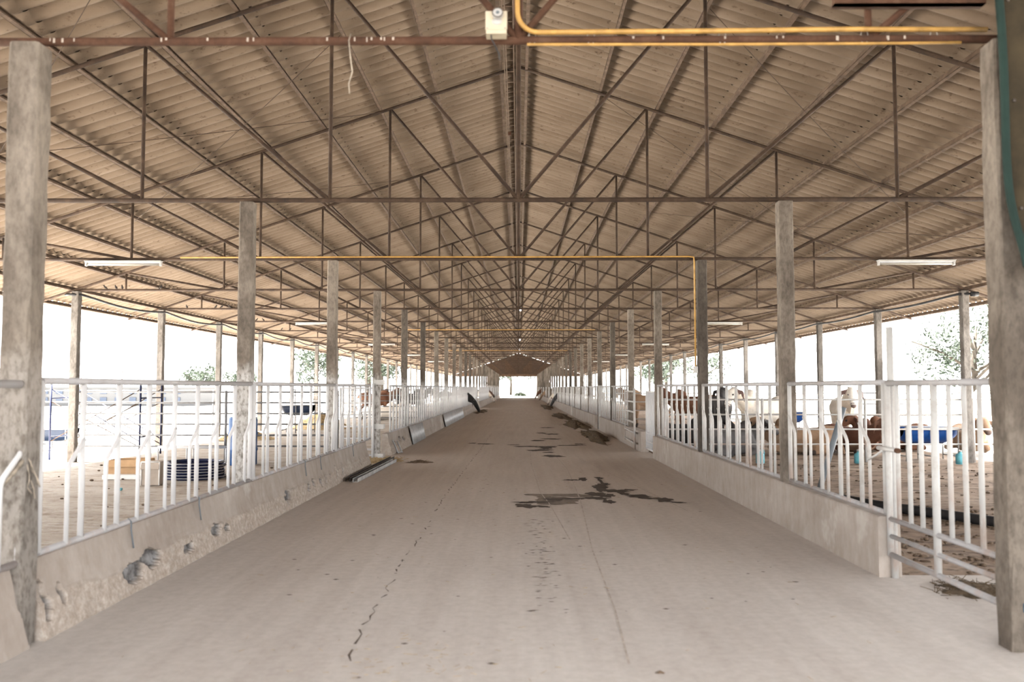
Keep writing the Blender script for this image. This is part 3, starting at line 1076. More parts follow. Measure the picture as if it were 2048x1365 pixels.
def cow_segments(pose):
    S = []      # (p0, r0, p1, r1, tag)
    def s(a, ra, b_, rb, t): S.append((Vector(a), ra, Vector(b_), rb, t))
    dz = 0.0 if pose != 'lying' else -0.60
    B = lambda x, y, z: (x, y, z + dz)
    s(B(-.72, 0, 1.08), .20, B(-.55, 0, 1.05), .25, 'body')
    for q in (-1, 1):
        s(B(-.60, .10 * q, 1.06), .19, B(-.05, .09 * q, .98), .25, 'body')
        s(B(-.05, .09 * q, .96), .27, B(.35, .08 * q, 1.0), .24, 'body')
    s(B(-.25, 0, .90), .30, B(.42, 0, .92), .28, 'belly')
    s(B(.28, 0, 1.28), .11, B(.44, 0, 1.34), .135, 'hump')
    s(B(.35, 0, 1.02), .25, B(.62, 0, 1.08), .19, 'body')
    if pose == 'feeding':
        nk = [(.62, 0, 1.08), (.90, 0, .92), (1.16, 0, .66)]
        hd = [(1.16, 0, .66), (1.24, 0, .52), (1.40, 0, .22)]
    elif pose == 'lying':
        nk = [B(.62, 0, 1.08), B(.82, 0, 1.22), B(.98, 0, 1.38)]
        hd = [B(.98, 0, 1.38), B(1.10, 0, 1.36), B(1.34, 0, 1.17)]
    else:
        nk = [(.62, 0, 1.10), (.84, 0, 1.25), (1.00, 0, 1.40)]
        hd = [(1.00, 0, 1.42), (1.10, 0, 1.37), (1.23, 0, 1.10)]
    s(nk[0], .21, nk[1], .165, 'neck')
    s(nk[1], .165, nk[2], .13, 'neck')
    s((nk[0][0] - .02, 0, nk[0][2] - .16), .13, (nk[1][0] + .02, 0, nk[1][2] - .19), .08, 'dewlap')
    s((nk[0][0] - .15, 0, nk[0][2] - .30), .11, (nk[0][0] - .02, 0, nk[0][2] - .20), .13, 'dewlap')
    s(hd[0], .120, hd[1], .118, 'head')
    s(hd[1], .118, hd[2], .080, 'face')
    mz = Vector(hd[2]) + (Vector(hd[2]) - Vector(hd[1])).normalized() * .03
    s(hd[2], .082, mz, .074, 'muzzle')
    up = Vector((0, 0, 1)) if pose != 'feeding' else Vector((.6, 0, .5))
    for q in (-1, 1):
        a = Vector(hd[0]) + Vector((-.03, .10 * q, .02))
        s(a, .05, a + Vector((-.02, .13 * q, -.05)), .062, 'ear')
        s(a + Vector((-.02, .13 * q, -.05)), .062, a + Vector((-.01, .21 * q, -.27)), .030, 'ear')
        a2 = Vector(hd[0]) + Vector((.0, .065 * q, .085))
        s(a2, .028, a2 + Vector((-.02, .05 * q, .07)), .012, 'horn')
        e = Vector(hd[1]).lerp(Vector(hd[2]), .18) + Vector((.01, .10 * q, .02))
        s(e, .022, e + Vector((.01, .006 * q, 0)), .022, 'eye')
    for q in (-1, 1):
        if pose == 'lying':
            s((-.50, .20 * q, .36), .19, (-.28, .27 * q, .20), .13, 'leg')
            s((-.28, .27 * q, .20), .11, (-.62, .33 * q, .09), .07, 'leg')
            s((-.62, .33 * q, .09), .06, (-.28, .37 * q, .06), .05, 'shank')
            s((-.28, .37 * q, .06), .05, (-.20, .37 * q, .05), .055, 'hoof')
            s((.44, .16 * q, .32), .14, (.66, .20 * q, .14), .08, 'leg')
            s((.66, .20 * q, .14), .07, (.42, .24 * q, .06), .05, 'shank')
            s((.42, .24 * q, .06), .05, (.34, .24 * q, .05), .05, 'hoof')
        else:
            st = .06 * q if pose != 'feeding' else 0
            s((-.60, .13 * q, .98), .20, (-.52 + st, .16 * q, .74), .13, 'leg')
            s((-.52 + st, .16 * q, .74), .12, (-.70 + st, .16 * q, .50), .062, 'leg')
            s((-.70 + st, .16 * q, .50), .060, (-.66 + st, .16 * q, .14), .044, 'shank')
            s((-.66 + st, .16 * q, .14), .048, (-.61 + st, .16 * q, .045), .058, 'hoof')
            s((.42, .14 * q, .92), .17, (.43 - st, .16 * q, .66), .095, 'leg')
            s((.43 - st, .16 * q, .66), .085, (.45 - st, .16 * q, .40), .058, 'leg')
            s((.45 - st, .16 * q, .40), .056, (.43 - st, .16 * q, .14), .042, 'shank')
            s((.43 - st, .16 * q, .14), .046, (.47 - st, .16 * q, .045), .056, 'hoof')
    if pose == 'lying':
        s((-.88, 0, .50), .035, (-.96, .12, .15), .025, 'tail')
        s((-.96, .12, .15), .03, (-.95, .2, .05), .04, 'switch')
    else:
        s((-.86, 0, 1.14), .04, (-.97, 0, 1.0), .028, 'tail')
        s((-.97, 0, 1.0), .028, (-.98, 0, .60), .022, 'tail')
        s((-.98, 0, .60), .03, (-.97, 0, .40), .04, 'switch')
    return S

COATS = {
    'white': dict(d=(0.666, 0.621, 0.557), ear=(0.180, 0.117, 0.107), muzzle=(0.144, 0.107, 0.099), hoof=(0.090, 0.073, 0.062), horn=(0.315, 0.270, 0.225), eye=(0.018, 0.018, 0.018), switch=(0.180, 0.144, 0.126), dewlap=(0.630, 0.549, 0.450), neck=(0.630, 0.557, 0.468), face=(0.684, 0.647, 0.594)),
    'brown': dict(d=(0.098, 0.043, 0.023), ear=(0.075, 0.034, 0.020), muzzle=(0.173, 0.115, 0.092), hoof=(0.034, 0.029, 0.023), horn=(0.230, 0.202, 0.173), eye=(0.011, 0.011, 0.011), face=(0.115, 0.052, 0.029)),
    'whiteface': dict(d=(0.108, 0.047, 0.029), ear=(0.094, 0.043, 0.025), muzzle=(0.360, 0.274, 0.230), hoof=(0.050, 0.036, 0.029), horn=(0.360, 0.324, 0.288), eye=(0.014, 0.014, 0.014), face=(0.446, 0.396, 0.346), shank=(0.446, 0.403, 0.360), belly=(0.252, 0.158, 0.108)),
    'tan': dict(d=(0.230, 0.147, 0.093), ear=(0.147, 0.088, 0.058), muzzle=(0.098, 0.069, 0.058), hoof=(0.039, 0.029, 0.024), horn=(0.196, 0.171, 0.147), eye=(0.010, 0.010, 0.010), belly=(0.269, 0.196, 0.137)),
    'black': dict(d=(0.016, 0.014, 0.014), ear=(0.014, 0.013, 0.013), muzzle=(0.029, 0.025, 0.025), hoof=(0.022, 0.022, 0.022), horn=(0.216, 0.194, 0.173), eye=(0.007, 0.007, 0.007)),
    'grey': dict(d=(0.072, 0.068, 0.068), ear=(0.029, 0.025, 0.025), muzzle=(0.036, 0.032, 0.032), hoof=(0.022, 0.022, 0.022), horn=(0.216, 0.194, 0.173), eye=(0.007, 0.007, 0.007), hump=(0.036, 0.032, 0.032), neck=(0.043, 0.040, 0.040)),
    'pied': dict(d=(0.022, 0.019, 0.018), ear=(0.022, 0.019, 0.018), muzzle=(0.324, 0.238, 0.202), hoof=(0.036, 0.029, 0.029), horn=(0.288, 0.252, 0.216), eye=(0.007, 0.007, 0.007), face=(0.446, 0.396, 0.346), neck=(0.086, 0.043, 0.029), shank=(0.432, 0.396, 0.360)),
}
_cow = {}
def cow_mesh(pose, coat):
    if (pose, coat) in _cow:
        return _cow[(pose, coat)]
    S = cow_segments(pose)
    if pose not in _cow:
        b = MB()
        for p0, r0, p1, r1, t in S:
            n = 4 if t not in ('ear', 'horn', 'eye') else 3
            flat = t == 'ear'
            for i in range(n + 1):
                f = i / n
                r = r0 + (r1 - r0) * f
                b.ball(p0.lerp(p1, f), (r * .45, r, r) if flat else (r, r * .45, r) if t == 'dewlap' else r, 12, 8)
            if not flat and t != 'dewlap':
                b.tube([p0, p1], [r0, r1], 12)
        tmp = link('tmp', b.mesh('tmp', None))
        rm = tmp.modifiers.new('r', 'REMESH')
        rm.mode = 'VOXEL'
        rm.voxel_size = 0.020
        sm = tmp.modifiers.new('s', 'SMOOTH')
        sm.iterations = 7
        sm.factor = 0.5
        bpy.context.view_layer.update()
        me = bpy.data.meshes.new_from_object(tmp.evaluated_get(bpy.context.evaluated_depsgraph_get()))
        bpy.data.objects.remove(tmp)
        _cow[pose] = me
    me = _cow[pose].copy()
    me.name = 'cow'
    co = np.empty(len(me.vertices) * 3)
    me.vertices.foreach_get('co', co)
    co = co.reshape(-1, 3)
    best = np.full(len(co), 1e9)
    idx = np.zeros(len(co), int)
    cols = []
    C = COATS[coat]
    for k, (p0, r0, p1, r1, t) in enumerate(S):
        a, d = np.array(p0), np.array(p1) - np.array(p0)
        L2 = max(d @ d, 1e-9)
        h = np.clip((co - a) @ d / L2, 0, 1)
        dist = np.linalg.norm(co - a - h[:, None] * d, axis=1) - (r0 + (r1 - r0) * h)
        if t == 'eye':
            dist -= 0.006
        m = dist < best
        best[m] = dist[m]
        idx[m] = k
        cols.append(C.get(t, C['d']))
    rgb = np.ones((len(co), 4))
    rgb[:, :3] = np.array(cols)[idx]
    at = me.color_attributes.new('coat', 'FLOAT_COLOR', 'POINT')
    at.data.foreach_set('color', rgb.ravel())
    me.polygons.foreach_set('use_smooth', np.ones(len(me.polygons), bool))
    me.materials.clear()
    me.materials.append(M['coat'])
    _cow[(pose, coat)] = me
    return me

def cow(pose, coat, x, y, rz, label, scale=1.0, z=GZ):
    o = link('cow', cow_mesh(pose, coat), None, (x, y, z - 0.005), (0, 0, R(rz)))
    o.scale = (scale,) * 3
    tag(o, label, 'cow', 'cattle in the pens')
    return o

# standing and lying cattle of the right pen (heading 0 = facing right, -90 = facing the camera)
cow('standing', 'white', 8.6, 22.5, -102, 'tall white cow with dark ears facing the camera beside the right blue trough')
cow('standing', 'white', 6.35, 22.2, -150, 'white cow with dark ears standing half behind the second right column')
cow('standing', 'grey', 5.45, 23.2, 70, 'dark grey cow seen from behind, left of the white cow in right pen')
cow('standing', 'white', 13.2, 23.6, 165, 'white cow standing out in the sun at the far right beyond the eave')
cow('lying', 'tan', 6.45, 19.6, 172, 'tan cow lying on the dirt behind the second column\'s fence panel', 0.95)
cow('lying', 'whiteface', 7.75, 20.0, -62, 'brown cow with white face lying in front of the tall white cow', 0.95)
cow('lying', 'brown', 9.15, 20.9, 170, 'dark brown cow lying left of the right blue trough', 0.95)
cow('lying', 'tan', 10.6, 20.2, -100, 'pale brown cow lying behind the blue trough, head above its rim', 0.95)
cow('lying', 'black', 4.2, 21.6, 10, 'black cow lying deep in the right pen behind the dark grey cow', 0.95)
cow('lying', 'grey', 4.7, 19.0, 20, 'dark grey cow resting close behind the rail fence, left of the tan cow', 0.9)
cow('standing', 'brown', 5.9, 29.0, 175, 'reddish brown cow standing far back in right pen past the rails')
cow('standing', 'tan', 4.9, 33.0, 190, 'tan cow standing farthest back in the right pen')
# left pen, far
cow('standing', 'brown', -6.9, 41.5, 5, 'reddish brown cow standing far off behind the left gap')
cow('standing', 'black', -5.6, 44.0, 0, 'black cow standing far off in the left pen behind the fence')
cow('lying', 'white', -6.3, 39.5, 10, 'white cow lying far off in left pen before the brown cow')
# heads pushed through the feed fence
cow('feeding', 'black', -3.55, 47.0, -10, 'black cow lowering its head through the left fence into the aisle', 1.0, -0.02)
cow('feeding', 'pied', -3.7, 83.5, -6, 'black and brown cow with white face feeding through the far left fence', 1.05, -0.02)
cow('feeding', 'white', -3.6, 79.5, -8, 'white cow feeding below the pied one at the far left wall', 0.95, -0.02)
cow('feeding', 'grey', 3.75, 62.0, 190, 'grey cow reaching to the feed through the far right fence', 1.0, -0.02)
cow('feeding', 'white', 3.75, 68.0, 186, 'pale cow feeding through the right fence just beyond the grey one', 1.0, -0.02)
cow('feeding', 'brown', 3.6, 104.0, 184, 'brown cow feeding at the far end of the right wall', 1.1, -0.02)
cow('feeding', 'tan', 3.7, 92.0, 186, 'tan cow feeding far along the right wall before the brown one', 1.0, -0.02)

# ------------------------------------------------------------------ things in the pens
def trough(x0, x1, y, z0, z1, label, tub='blue', frm='whitep'):
    root = empty('water_trough', ((x0 + x1) / 2, y, GZ))
    L = x1 - x0
    b = MB()
    h = z1 - z0
    ro = 0.30
    ns, na = 10, 12
    def shell(rad, flip, e):
        n0 = len(b.v)
        for i in range(ns + 1):
            x = -L / 2 + L * i / ns
            f = 1 - 0.35 * max(0, abs(2 * i / ns - 1) - 0.72) / 0.28
            for k in range(na + 1):
                a = math.pi * k / na
                b.v.append((x, rad * math.cos(a), z1 - GZ - (h - e) * f * math.sin(a)))
        for i in range(ns):
            for k in range(na):
                a = n0 + i * (na + 1) + k
                q = (a, a + 1, a + na + 2, a + na + 1)
                b.face(q if flip else q[::-1], True)
        return n0
    a0 = shell(ro, True, 0)
    a1 = shell(ro - 0.012, False, 0.012)
    for e in (0, ns):
        r = [a0 + e * (na + 1) + k for k in range(na + 1)]
        b.face(r if e else r[::-1])
        r = [a1 + e * (na + 1) + k for k in range(na + 1)]
        b.face(r[::-1] if e else r)
    for i in range(ns):
        for k in (0, na):
            p0, q0 = a0 + i * (na + 1) + k, a1 + i * (na + 1) + k
            b.face((p0, p0 + na + 1, q0 + na + 1, q0))
    b.obj('tub', M[tub], root)
    fr = MB()
    for sy in (-1, 1):
        fr.tube([(-L / 2, sy * (ro + 0.02), z1 - GZ), (L / 2, sy * (ro + 0.02), z1 - GZ)], 0.016)
    for sx in (-1, 0.0, 1):
        for sy in (-1, 1):
            fr.tube([(sx * L / 2 * .96, sy * (ro + 0.02), 0), (sx * L / 2 * .96, sy * (ro + 0.02), z1 - GZ)], 0.016)
        fr.tube([(sx * L / 2 * .96, -ro, 0.10), (sx * L / 2 * .96, ro, 0.10)], 0.016)
    fr.obj('frame', M[frm], root)
    tag(root, label, 'trough', 'blue water troughs')
trough(7.95, 9.06, 17.95, 0.28, 0.62, 'blue water trough in white frame behind the right pen rails')
trough(-12.6, -11.2, 21.4, 0.10, 0.42, 'blue water trough standing at the far left beyond the outer column', 'bluedim', 'pipe')
trough(-7.9, -6.9, 28.6, 0.52, 0.86, 'blue trough raised far back in left pen behind the rails', 'bluedim', 'pipe')
trough(7.2, 8.4, 25.2, 0.40, 0.75, 'blue trough half hidden among the cattle left of the white cow')

def jug(x, y, label):
    root = empty('plastic_jug', (x, y, GZ))
    MB().lathe([(0.07, 0), (0.085, 0.01), (0.085, 0.17), (0.07, 0.20), (0.03, 0.22), (0.03, 0.245)], 18).obj('body', M['cyan'], root)
    MB().lathe([(0.034, 0.245), (0.034, 0.275)], 14).obj('cap', M['whitep'], root)
    MB().tube([(0.03, 0, 0.24), (0.07, 0, 0.27), (0.085, 0, 0.22), (0.082, 0, 0.17)], 0.009, 6).obj('handle', M['cyan'], root)
    tag(root, label, 'jug', 'cyan jugs along the right rails')
jug(4.82, 17.1, 'cyan jug left of the second right column, on the dirt by the rails')
jug(6.78, 17.1, 'cyan jug on the dirt below the tall white cow')
jug(8.72, 16.95, 'largest pale cyan jug beside the outer column under the blue trough')

# drum
root = empty('plastic_drum', (-5.42, 16.75, GZ))
MB().lathe([(0.26, 0), (0.275, 0.02), (0.275, 0.27), (0.287, 0.29), (0.287, 0.32), (0.275, 0.34), (0.275, 0.58), (0.287, 0.60), (0.287, 0.63), (0.275, 0.65), (0.275, 0.88), (0.26, 0.91), (0.25, 0.92)], 28).obj('body', M['bluedk'], root)
MB().lathe([(0.265, 0.90), (0.265, 0.93), (0.24, 0.935)], 28).obj('lid', M['bluedk'], root)
tag(root, 'tall blue plastic drum standing behind the second left column', 'drum')

# coil of striped pipe
root = empty('pipe_coil', (-5.45, 14.35, GZ))
rr = random.Random(2)
k = 0
for lv in range(6):
    for ring in range(2):
        rad = 0.47 - ring * 0.055 + rr.uniform(-.008, .008)
        cx, cy = rr.uniform(-.02, .02), rr.uniform(-.02, .02)
        pts = [(cx + rad * math.cos(2 * math.pi * q / 40), cy + rad * math.sin(2 * math.pi * q / 40), 0.026 + lv * 0.046) for q in range(41)]
        h = MB().tube(pts, 0.0235, 8).obj('loop', M['navy'], root)
        if ring == 0:
            s_ = MB().tube([(p_[0] * 1.043, p_[1] * 1.043, p_[2] + 0.008) for p_ in pts], 0.006, 5).obj('stripe', M['whitep'], h)
            s_['label'] = 'white stripe on the hose'
tag(root, 'coil of dark navy pipe with white stripes on the left pen ground', 'coil')

def carton(x, y, w, d, h, label, edges, card='card'):
    root = empty('carton', (x, y, GZ), (0, 0, R(6)))
    t = 0.012
    b = MB()
    b.box((-w / 2, -d / 2, 0), (w / 2, d / 2, t))
    for sx in (-1, 1):
        b.box((sx * w / 2 - t / 2, -d / 2, 0), (sx * w / 2 + t / 2, d / 2, h))
    for sy in (-1, 1):
        b.box((-w / 2, sy * d / 2 - t / 2, 0), (w / 2, sy * d / 2 + t / 2, h))
    b.obj('body', M[card], root)
    for sy, a in ((1, 50), (-1, 70)):
        m = Matrix.Translation((0, sy * d / 2, h)) @ Matrix.Rotation(R(-sy * a), 4, 'X')
        f = MB().box((-w / 2, min(0, sy * 0.12), 0), (w / 2, max(0, sy * 0.12), 0.006), m)
        f.obj('flap', M[card], root)
    if edges:
        e = MB()
        for sx in (-1, 1):
            e.tube([(sx * w / 2, -d / 2 - 0.01, 0), (sx * w / 2, -d / 2 - 0.01, h)], 0.012, 6)
        e.tube([(-w / 2, -d / 2 - 0.01, h), (w / 2, -d / 2 - 0.01, h)], 0.012, 6)
        e.obj('edging', M['foam'], root)
    tag(root, label, 'box', 'boxes on the left pen ground')
carton(-6.62, 14.6, 0.60, 0.45, 0.29, 'open brown cardboard box on the left pen ground', False)
carton(-5.72, 13.35, 0.27, 0.25, 0.36, 'smaller pale edged carton between cardboard box and striped coil', True, 'palecard')
o = MB().box((-0.31, -0.09, 0), (0.31, 0.09, 0.07)).obj('foam_block', M['foam'], None, (-6.58, 14.20, GZ - 0.005))
tag(o, 'white foam slab lying in front of the open cardboard box', 'foam slab')
o = MB().lathe([(0.03, 0), (0.035, 0.01), (0.035, 0.035), (0.028, 0.04)], 14).obj('bottle_cap', M['cyan'], None, (-5.86, 12.55, GZ))
tag(o, 'small teal cap lying on the ground in the left pen', 'cap')

# low pipe stand
root = empty('pipe_stand', (-7.3, 16.9, GZ))
for x in (0, 0.72, 1.5):
    link('leg', cyl('leg', 0.016, 0.32, M['fl'], 'z'), root, (x, 0, 0))
    link('leg', cyl('leg', 0.016, 0.32, M['fl'], 'z'), root, (x, 0.35, 0))
for y in (0, 0.35):
    link('rail', cyl('rail', 0.016, 1.5, M['fl'], 'x'), root, (0, y, 0.32))
tag(root, 'low white pipe stand behind the striped coil', 'stand')

# scaffold
root = empty('scaffold', (-9.0, 18.6, -0.13))
for x in (-1.25, 0.72):
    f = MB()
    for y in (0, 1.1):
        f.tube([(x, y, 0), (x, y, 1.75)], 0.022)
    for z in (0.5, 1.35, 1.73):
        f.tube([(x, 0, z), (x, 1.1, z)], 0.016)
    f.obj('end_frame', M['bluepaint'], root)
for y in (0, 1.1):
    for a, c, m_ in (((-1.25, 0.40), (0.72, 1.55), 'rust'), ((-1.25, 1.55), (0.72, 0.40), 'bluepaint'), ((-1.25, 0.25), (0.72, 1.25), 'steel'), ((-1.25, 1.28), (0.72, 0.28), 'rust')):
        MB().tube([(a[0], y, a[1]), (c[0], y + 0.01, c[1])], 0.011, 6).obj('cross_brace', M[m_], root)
tag(root, 'blue scaffold frames with crossed braces beyond the left outer column', 'scaffold')

# black pipe on the right pen ground, leaning pipe
o = MB().tube([(3.4, 14.0, 0.0), (4.1, 11.6, 0.0), (4.45, 10.7, -0.005), (5.2, 9.3, -0.005), (5.9, 8.3, 0)], 0.058, 12).obj('black_pipe', M['black'])
tag(o, 'thick black pipe lying across the dirt of the right pen', 'pipe')
o = MB().tube([(3.52, 10.3, -0.05), (3.82, 10.05, 1.22)], 0.034, 10).obj('leaning_pipe', M['grey'])
tag(o, 'dark grey pipe leaning behind the rust streaked right fence panel', 'pipe')

# steel channels by the left gap
for k, (dx, m_, lab) in enumerate(((0.0, 'steel', 'dark steel channel lying against the foot of left wall'), (0.14, 'galv', 'pale steel channel lying on the floor beside the dark one'))):
    b = MB().box((-0.04, 0, 0), (0.04, 4.1 - 0.5 * k, 0.006)).box((-0.04, 0, 0), (-0.034, 4.1 - 0.5 * k, 0.06)).box((0.034, 0, 0), (0.04, 4.1 - 0.5 * k, 0.06))
    o = b.obj('steel_channel', M[m_], None, (-2.64 + dx, 13.2 - 0.1 * k, 0.002))
    o.rotation_euler = (0, 0, R(-1.2))
    tag(o, lab, 'steel channel', 'steel channels on the floor')

# zinc patches on the left wall
def zinc(ya, yb, label, z1=0.45):
    b = MB()
    n = int((yb - ya) / 0.02)
    def fn(u, v):
        y = ya + (yb - ya) * u
        return (-2.69 - 0.22 * z1 * v + 0.012 + 0.010 * math.cos(y * 2 * math.pi / 0.09), y, 0.005 + z1 * v)
    b.grid(fn, n, 2)
    o = b.obj('zinc_sheet', M['galv'])
    sd = o.modifiers.new('thickness', 'SOLIDIFY')
    sd.thickness = 0.003
    tag(o, label, 'metal sheet', 'zinc sheets patching the left wall')
zinc(21.7, 24.6, 'shorter corrugated zinc sheet propped on the left wall past the gap')
zinc(31.4, 42.0, 'long pale zinc sheet covering the left wall farther in')
root = empty('angle_bracket', (-2.66, 18.9, 0))
MB().tube([(0, 0, 0.0), (-0.12, -0.05, 0.30)], 0.016, 6).tube([(0.06, 0.2, 0.0), (-0.05, 0.15, 0.26)], 0.016, 6).tube([(0.0, 0.0, 0.02), (0.06, 0.2, 0.02)], 0.012, 6).obj('frame', M['galv'], root)
tag(root, 'bent grey metal frame leaning on the broken end of left wall', 'metal frame')

# ------------------------------------------------------------------ straw, feed, dung, wet stains, cracks
def mound(name, mat, x, y, rx, ry, h, z, seed, label, cat, blades=120, kind='stuff', rz=0, lumps=0):
    rr = random.Random(seed)
    b = MB()
    ph = [rr.uniform(0, 6.28) for _ in range(6)]
    na, nr = 40, 10
    b.v.append((0, 0, h))
    def bump_(a, r):
        return 1 + 0.18 * math.sin(3 * a + ph[0]) + 0.12 * math.sin(7 * a + ph[1]) + 0.07 * math.sin(13 * a + ph[2])
    for i in range(1, nr + 1):
        t = i / nr
        for k in range(na):
            a = 2 * math.pi * k / na
            q = bump_(a, t)
            zz = h * (0.5 + 0.5 * math.cos(math.pi * t)) * (1 + 0.3 * math.sin(9 * a * t + ph[3]) * t) + rr.uniform(0, .12) * h * (1 - t)
            b.v.append((rx * t * q * math.cos(a), ry * t * q * math.sin(a), zz - (0.004 if i == nr else 0)))
    for k in range(na):
        b.face((0, 1 + k, 1 + (k + 1) % na), True)
    for i in range(nr - 1):
        for k in range(na):
            a, d = 1 + i * na + k, 1 + i * na + (k + 1) % na
            b.face((a, a + na, d + na, d), True)
    if lumps:
        for _ in range(lumps):
            a, t = rr.uniform(0, 6.28), rr.uniform(0, .8)
            r = rr.uniform(.03, .075)
            b.ball((rx * t * math.cos(a), ry * t * math.sin(a), h * (0.5 + 0.5 * math.cos(math.pi * t)) * .8), (r, r * rr.uniform(.8, 2), r * rr.uniform(.4, .8)), 7, 5)
    for _ in range(blades):
        a, t = rr.uniform(0, 6.28), math.sqrt(rr.uniform(0, 1)) * 1.08
        q = bump_(a, t)
        px, py = rx * t * q * math.cos(a), ry * t * q * math.sin(a)
        pz = max(0, h * (0.5 + 0.5 * math.cos(math.pi * min(1, t)))) + 0.004
        L = rr.uniform(.04, .13)
        an = rr.uniform(0, 6.28)
        b.tube([(px, py, pz), (px + L * math.cos(an), py + L * math.sin(an), pz + rr.uniform(-.004, .035))], 0.0025, 3)
    o = b.obj(name, mat, None, (x, y, z))
    o.rotation_euler = (0, 0, rz)
    tag(o, label, cat, None, kind)
    return o
mound('straw_pile', M['straw'], -8.1, 25.0, 0.9, 0.7, 0.30, GZ, 1, 'yellow straw heap far back in left pen left of the drum', 'straw', 150)
mound('straw_pile', M['straw'], -7.3, 31.5, 1.1, 0.9, 0.55, GZ, 2, 'bigger straw heap far back under the raised blue trough', 'straw', 150)
mound('straw_litter', M['straw'], -2.9, 17.1, 0.55, 1.0, 0.03, 0.0, 3, 'scattered straw on the floor in the left wall gap', 'straw', 300)
mound('feed_pile', M['feed'], 2.24, 25.2, 0.32, 3.2, 0.16, 0, 4, 'dark chopped feed heaped along the right wall past the ladder gate', 'feed', 260, lumps=46)
mound('feed_pile', M['feed'], 2.25, 33.6, 0.42, 4.4, 0.14, 0, 5, 'second strip of chopped feed along the right wall, farther in', 'feed', 220, lumps=40)
mound('feed_pile', M['feed'], 2.20, 43.5, 0.42, 5.4, 0.09, 0, 6, 'long low strip of feed deep along the right wall', 'feed', 220)
mound('feed_pile', M['feed'], -2.25, 52, 0.30, 4.5, 0.08, 0, 7, 'low strip of feed along the far left wall by the black cow', 'feed', 200)
mound('feed_pile', M['feed'], 2.12, 64, 0.42, 8, 0.12, 0, 8, 'far strip of feed under the grey cow at the right wall', 'feed', 200)
mound('dung_pat', M['dung'], -1.92, 16.6, 0.26, 0.2, 0.045, 0, 9, 'dark dung pat on the floor near the pale steel channel', 'dung', 20, 'thing')
mound('dung_pat', M['dung'], 0.72, 4.42, 0.025, 0.02, 0.010, 0, 10, 'tiny dark crumb on the foreground floor at bottom right of centre', 'dung', 0, 'thing')
mound('straw_litter', M['feed'], 3.36, 6.25, 0.36, 0.3, 0.025, -0.014, 11, 'trampled straw and dung on the slab behind the front gate', 'straw', 200)

def litter():
    rr = random.Random(21)
    b = MB()
    for _ in range(700):
        if rr.random() < 0.55:
            x, y = rr.uniform(3.2, 9), rr.uniform(6.5, 17)
        else:
            x, y = rr.uniform(3.0, 5.5), rr.uniform(6.2, 10)
        r = rr.uniform(.008, .034)
        for _q in range(rr.randint(1, 4)):
            r1 = r * rr.uniform(.5, 1)
            b.ball((x + rr.uniform(-1.6, 1.6) * r, y + rr.uniform(-1.6, 1.6) * r, GZ + r1 * .1), (r1 * rr.uniform(.8, 1.7), r1 * rr.uniform(.8, 1.4), r1 * .6), 6, 4)
    tag(b.obj('dung_clods', M['dung'], None), 'dark dung clods scattered over the right pen dirt', 'dung', None, 'stuff')
    b = MB()
    for _ in range(110):
        x, y = rr.uniform(-8.5, -3.1), rr.uniform(6.0, 17)
        r = rr.uniform(.008, .03)
        b.ball((x, y, GZ + r * .2), (r * 1.3, r, r * .6), 6, 4)
    tag(b.obj('dirt_crumbs', M['dung'], None), 'small dark crumbs scattered over the left pen ground', 'dirt', None, 'stuff')
    b = MB()
    for _ in range(240):
        x, y = rr.uniform(-2.3, 2.5), rr.uniform(3, 15)
        if rr.random() < 0.4:
            x, y = rr.gauss(-0.6, 0.35), rr.gauss(4.5, 0.3)
        L, an = rr.uniform(.02, .06), rr.uniform(0, 6.28)
        b.tube([(x, y, 0.002), (x + L * math.cos(an), y + L * math.sin(an), 0.003)], 0.0012, 3)
    tag(b.obj('straw_bits', M['straw'], None), 'loose straw bits sprinkled on the concrete aisle floor', 'straw', None, 'stuff')
litter()

def stain(spots, seed, label, mat='wet', z=0.0022):
    """an irregular flat stain made of ragged overlapping blots (x, y, half-width, half-depth)"""
    rr = random.Random(seed)
    b = MB()
    for i, (x, y, w, h) in enumerate(spots):
        n = 30
        zz = z + 0.00012 * i
        ph = [rr.uniform(0, 6.28) for _ in range(3)]
        k0 = len(b.v)
        b.v.append((x, y, zz))
        for k in range(n):
            t = 2 * math.pi * k / n
            q = 1.1 + .22 * math.sin(2 * t + ph[0]) + .18 * math.sin(5 * t + ph[1]) + .12 * math.sin(9 * t + ph[2]) + rr.uniform(-.1, .1)
            b.v.append((x + w * q * math.cos(t), y + h * q * math.sin(t), zz))
        for k in range(n):
            b.face((k0, k0 + 1 + k, k0 + 1 + (k + 1) % n))
    o = b.obj('wet_stain', M[mat])
    tag(o, label, 'stain', 'wet stains on the aisle floor')
    return o
stain([(0.64, 11.56, 0.43, 0.18), (0.34, 11.28, 0.08, 0.22), (0.5, 11.0, 0.3, 0.3)], 7, 'pale damp halo round the left end of the largest wet stain', 'damp', 0.0012)
stain([(0.19, 10.86, 0.19, 0.1), (0.09, 10.52, 0.11, 0.17), (0.29, 10.47, 0.08, 0.08), (0.46, 11.12, 0.1, 0.13), (0.73, 11.23, 0.22, 0.06), (1.03, 11.25, 0.15, 0.11), (1.15, 10.92, 0.06, 0.18), (1.03, 11.68, 0.12, 0.16), (1.2, 11.51, 0.09, 0.16), (1.12, 11.74, 0.09, 0.09), (1.34, 12.04, 0.18, 0.15), (1.54, 12.14, 0.11, 0.1), (1.44, 11.74, 0.06, 0.17), (1.61, 11.45, 0.16, 0.15), (1.74, 11.24, 0.11, 0.09), (1.89, 11.08, 0.1, 0.17), (2.02, 10.84, 0.09, 0.05)], 1, 'largest dark wet stain sprawled over the aisle floor')
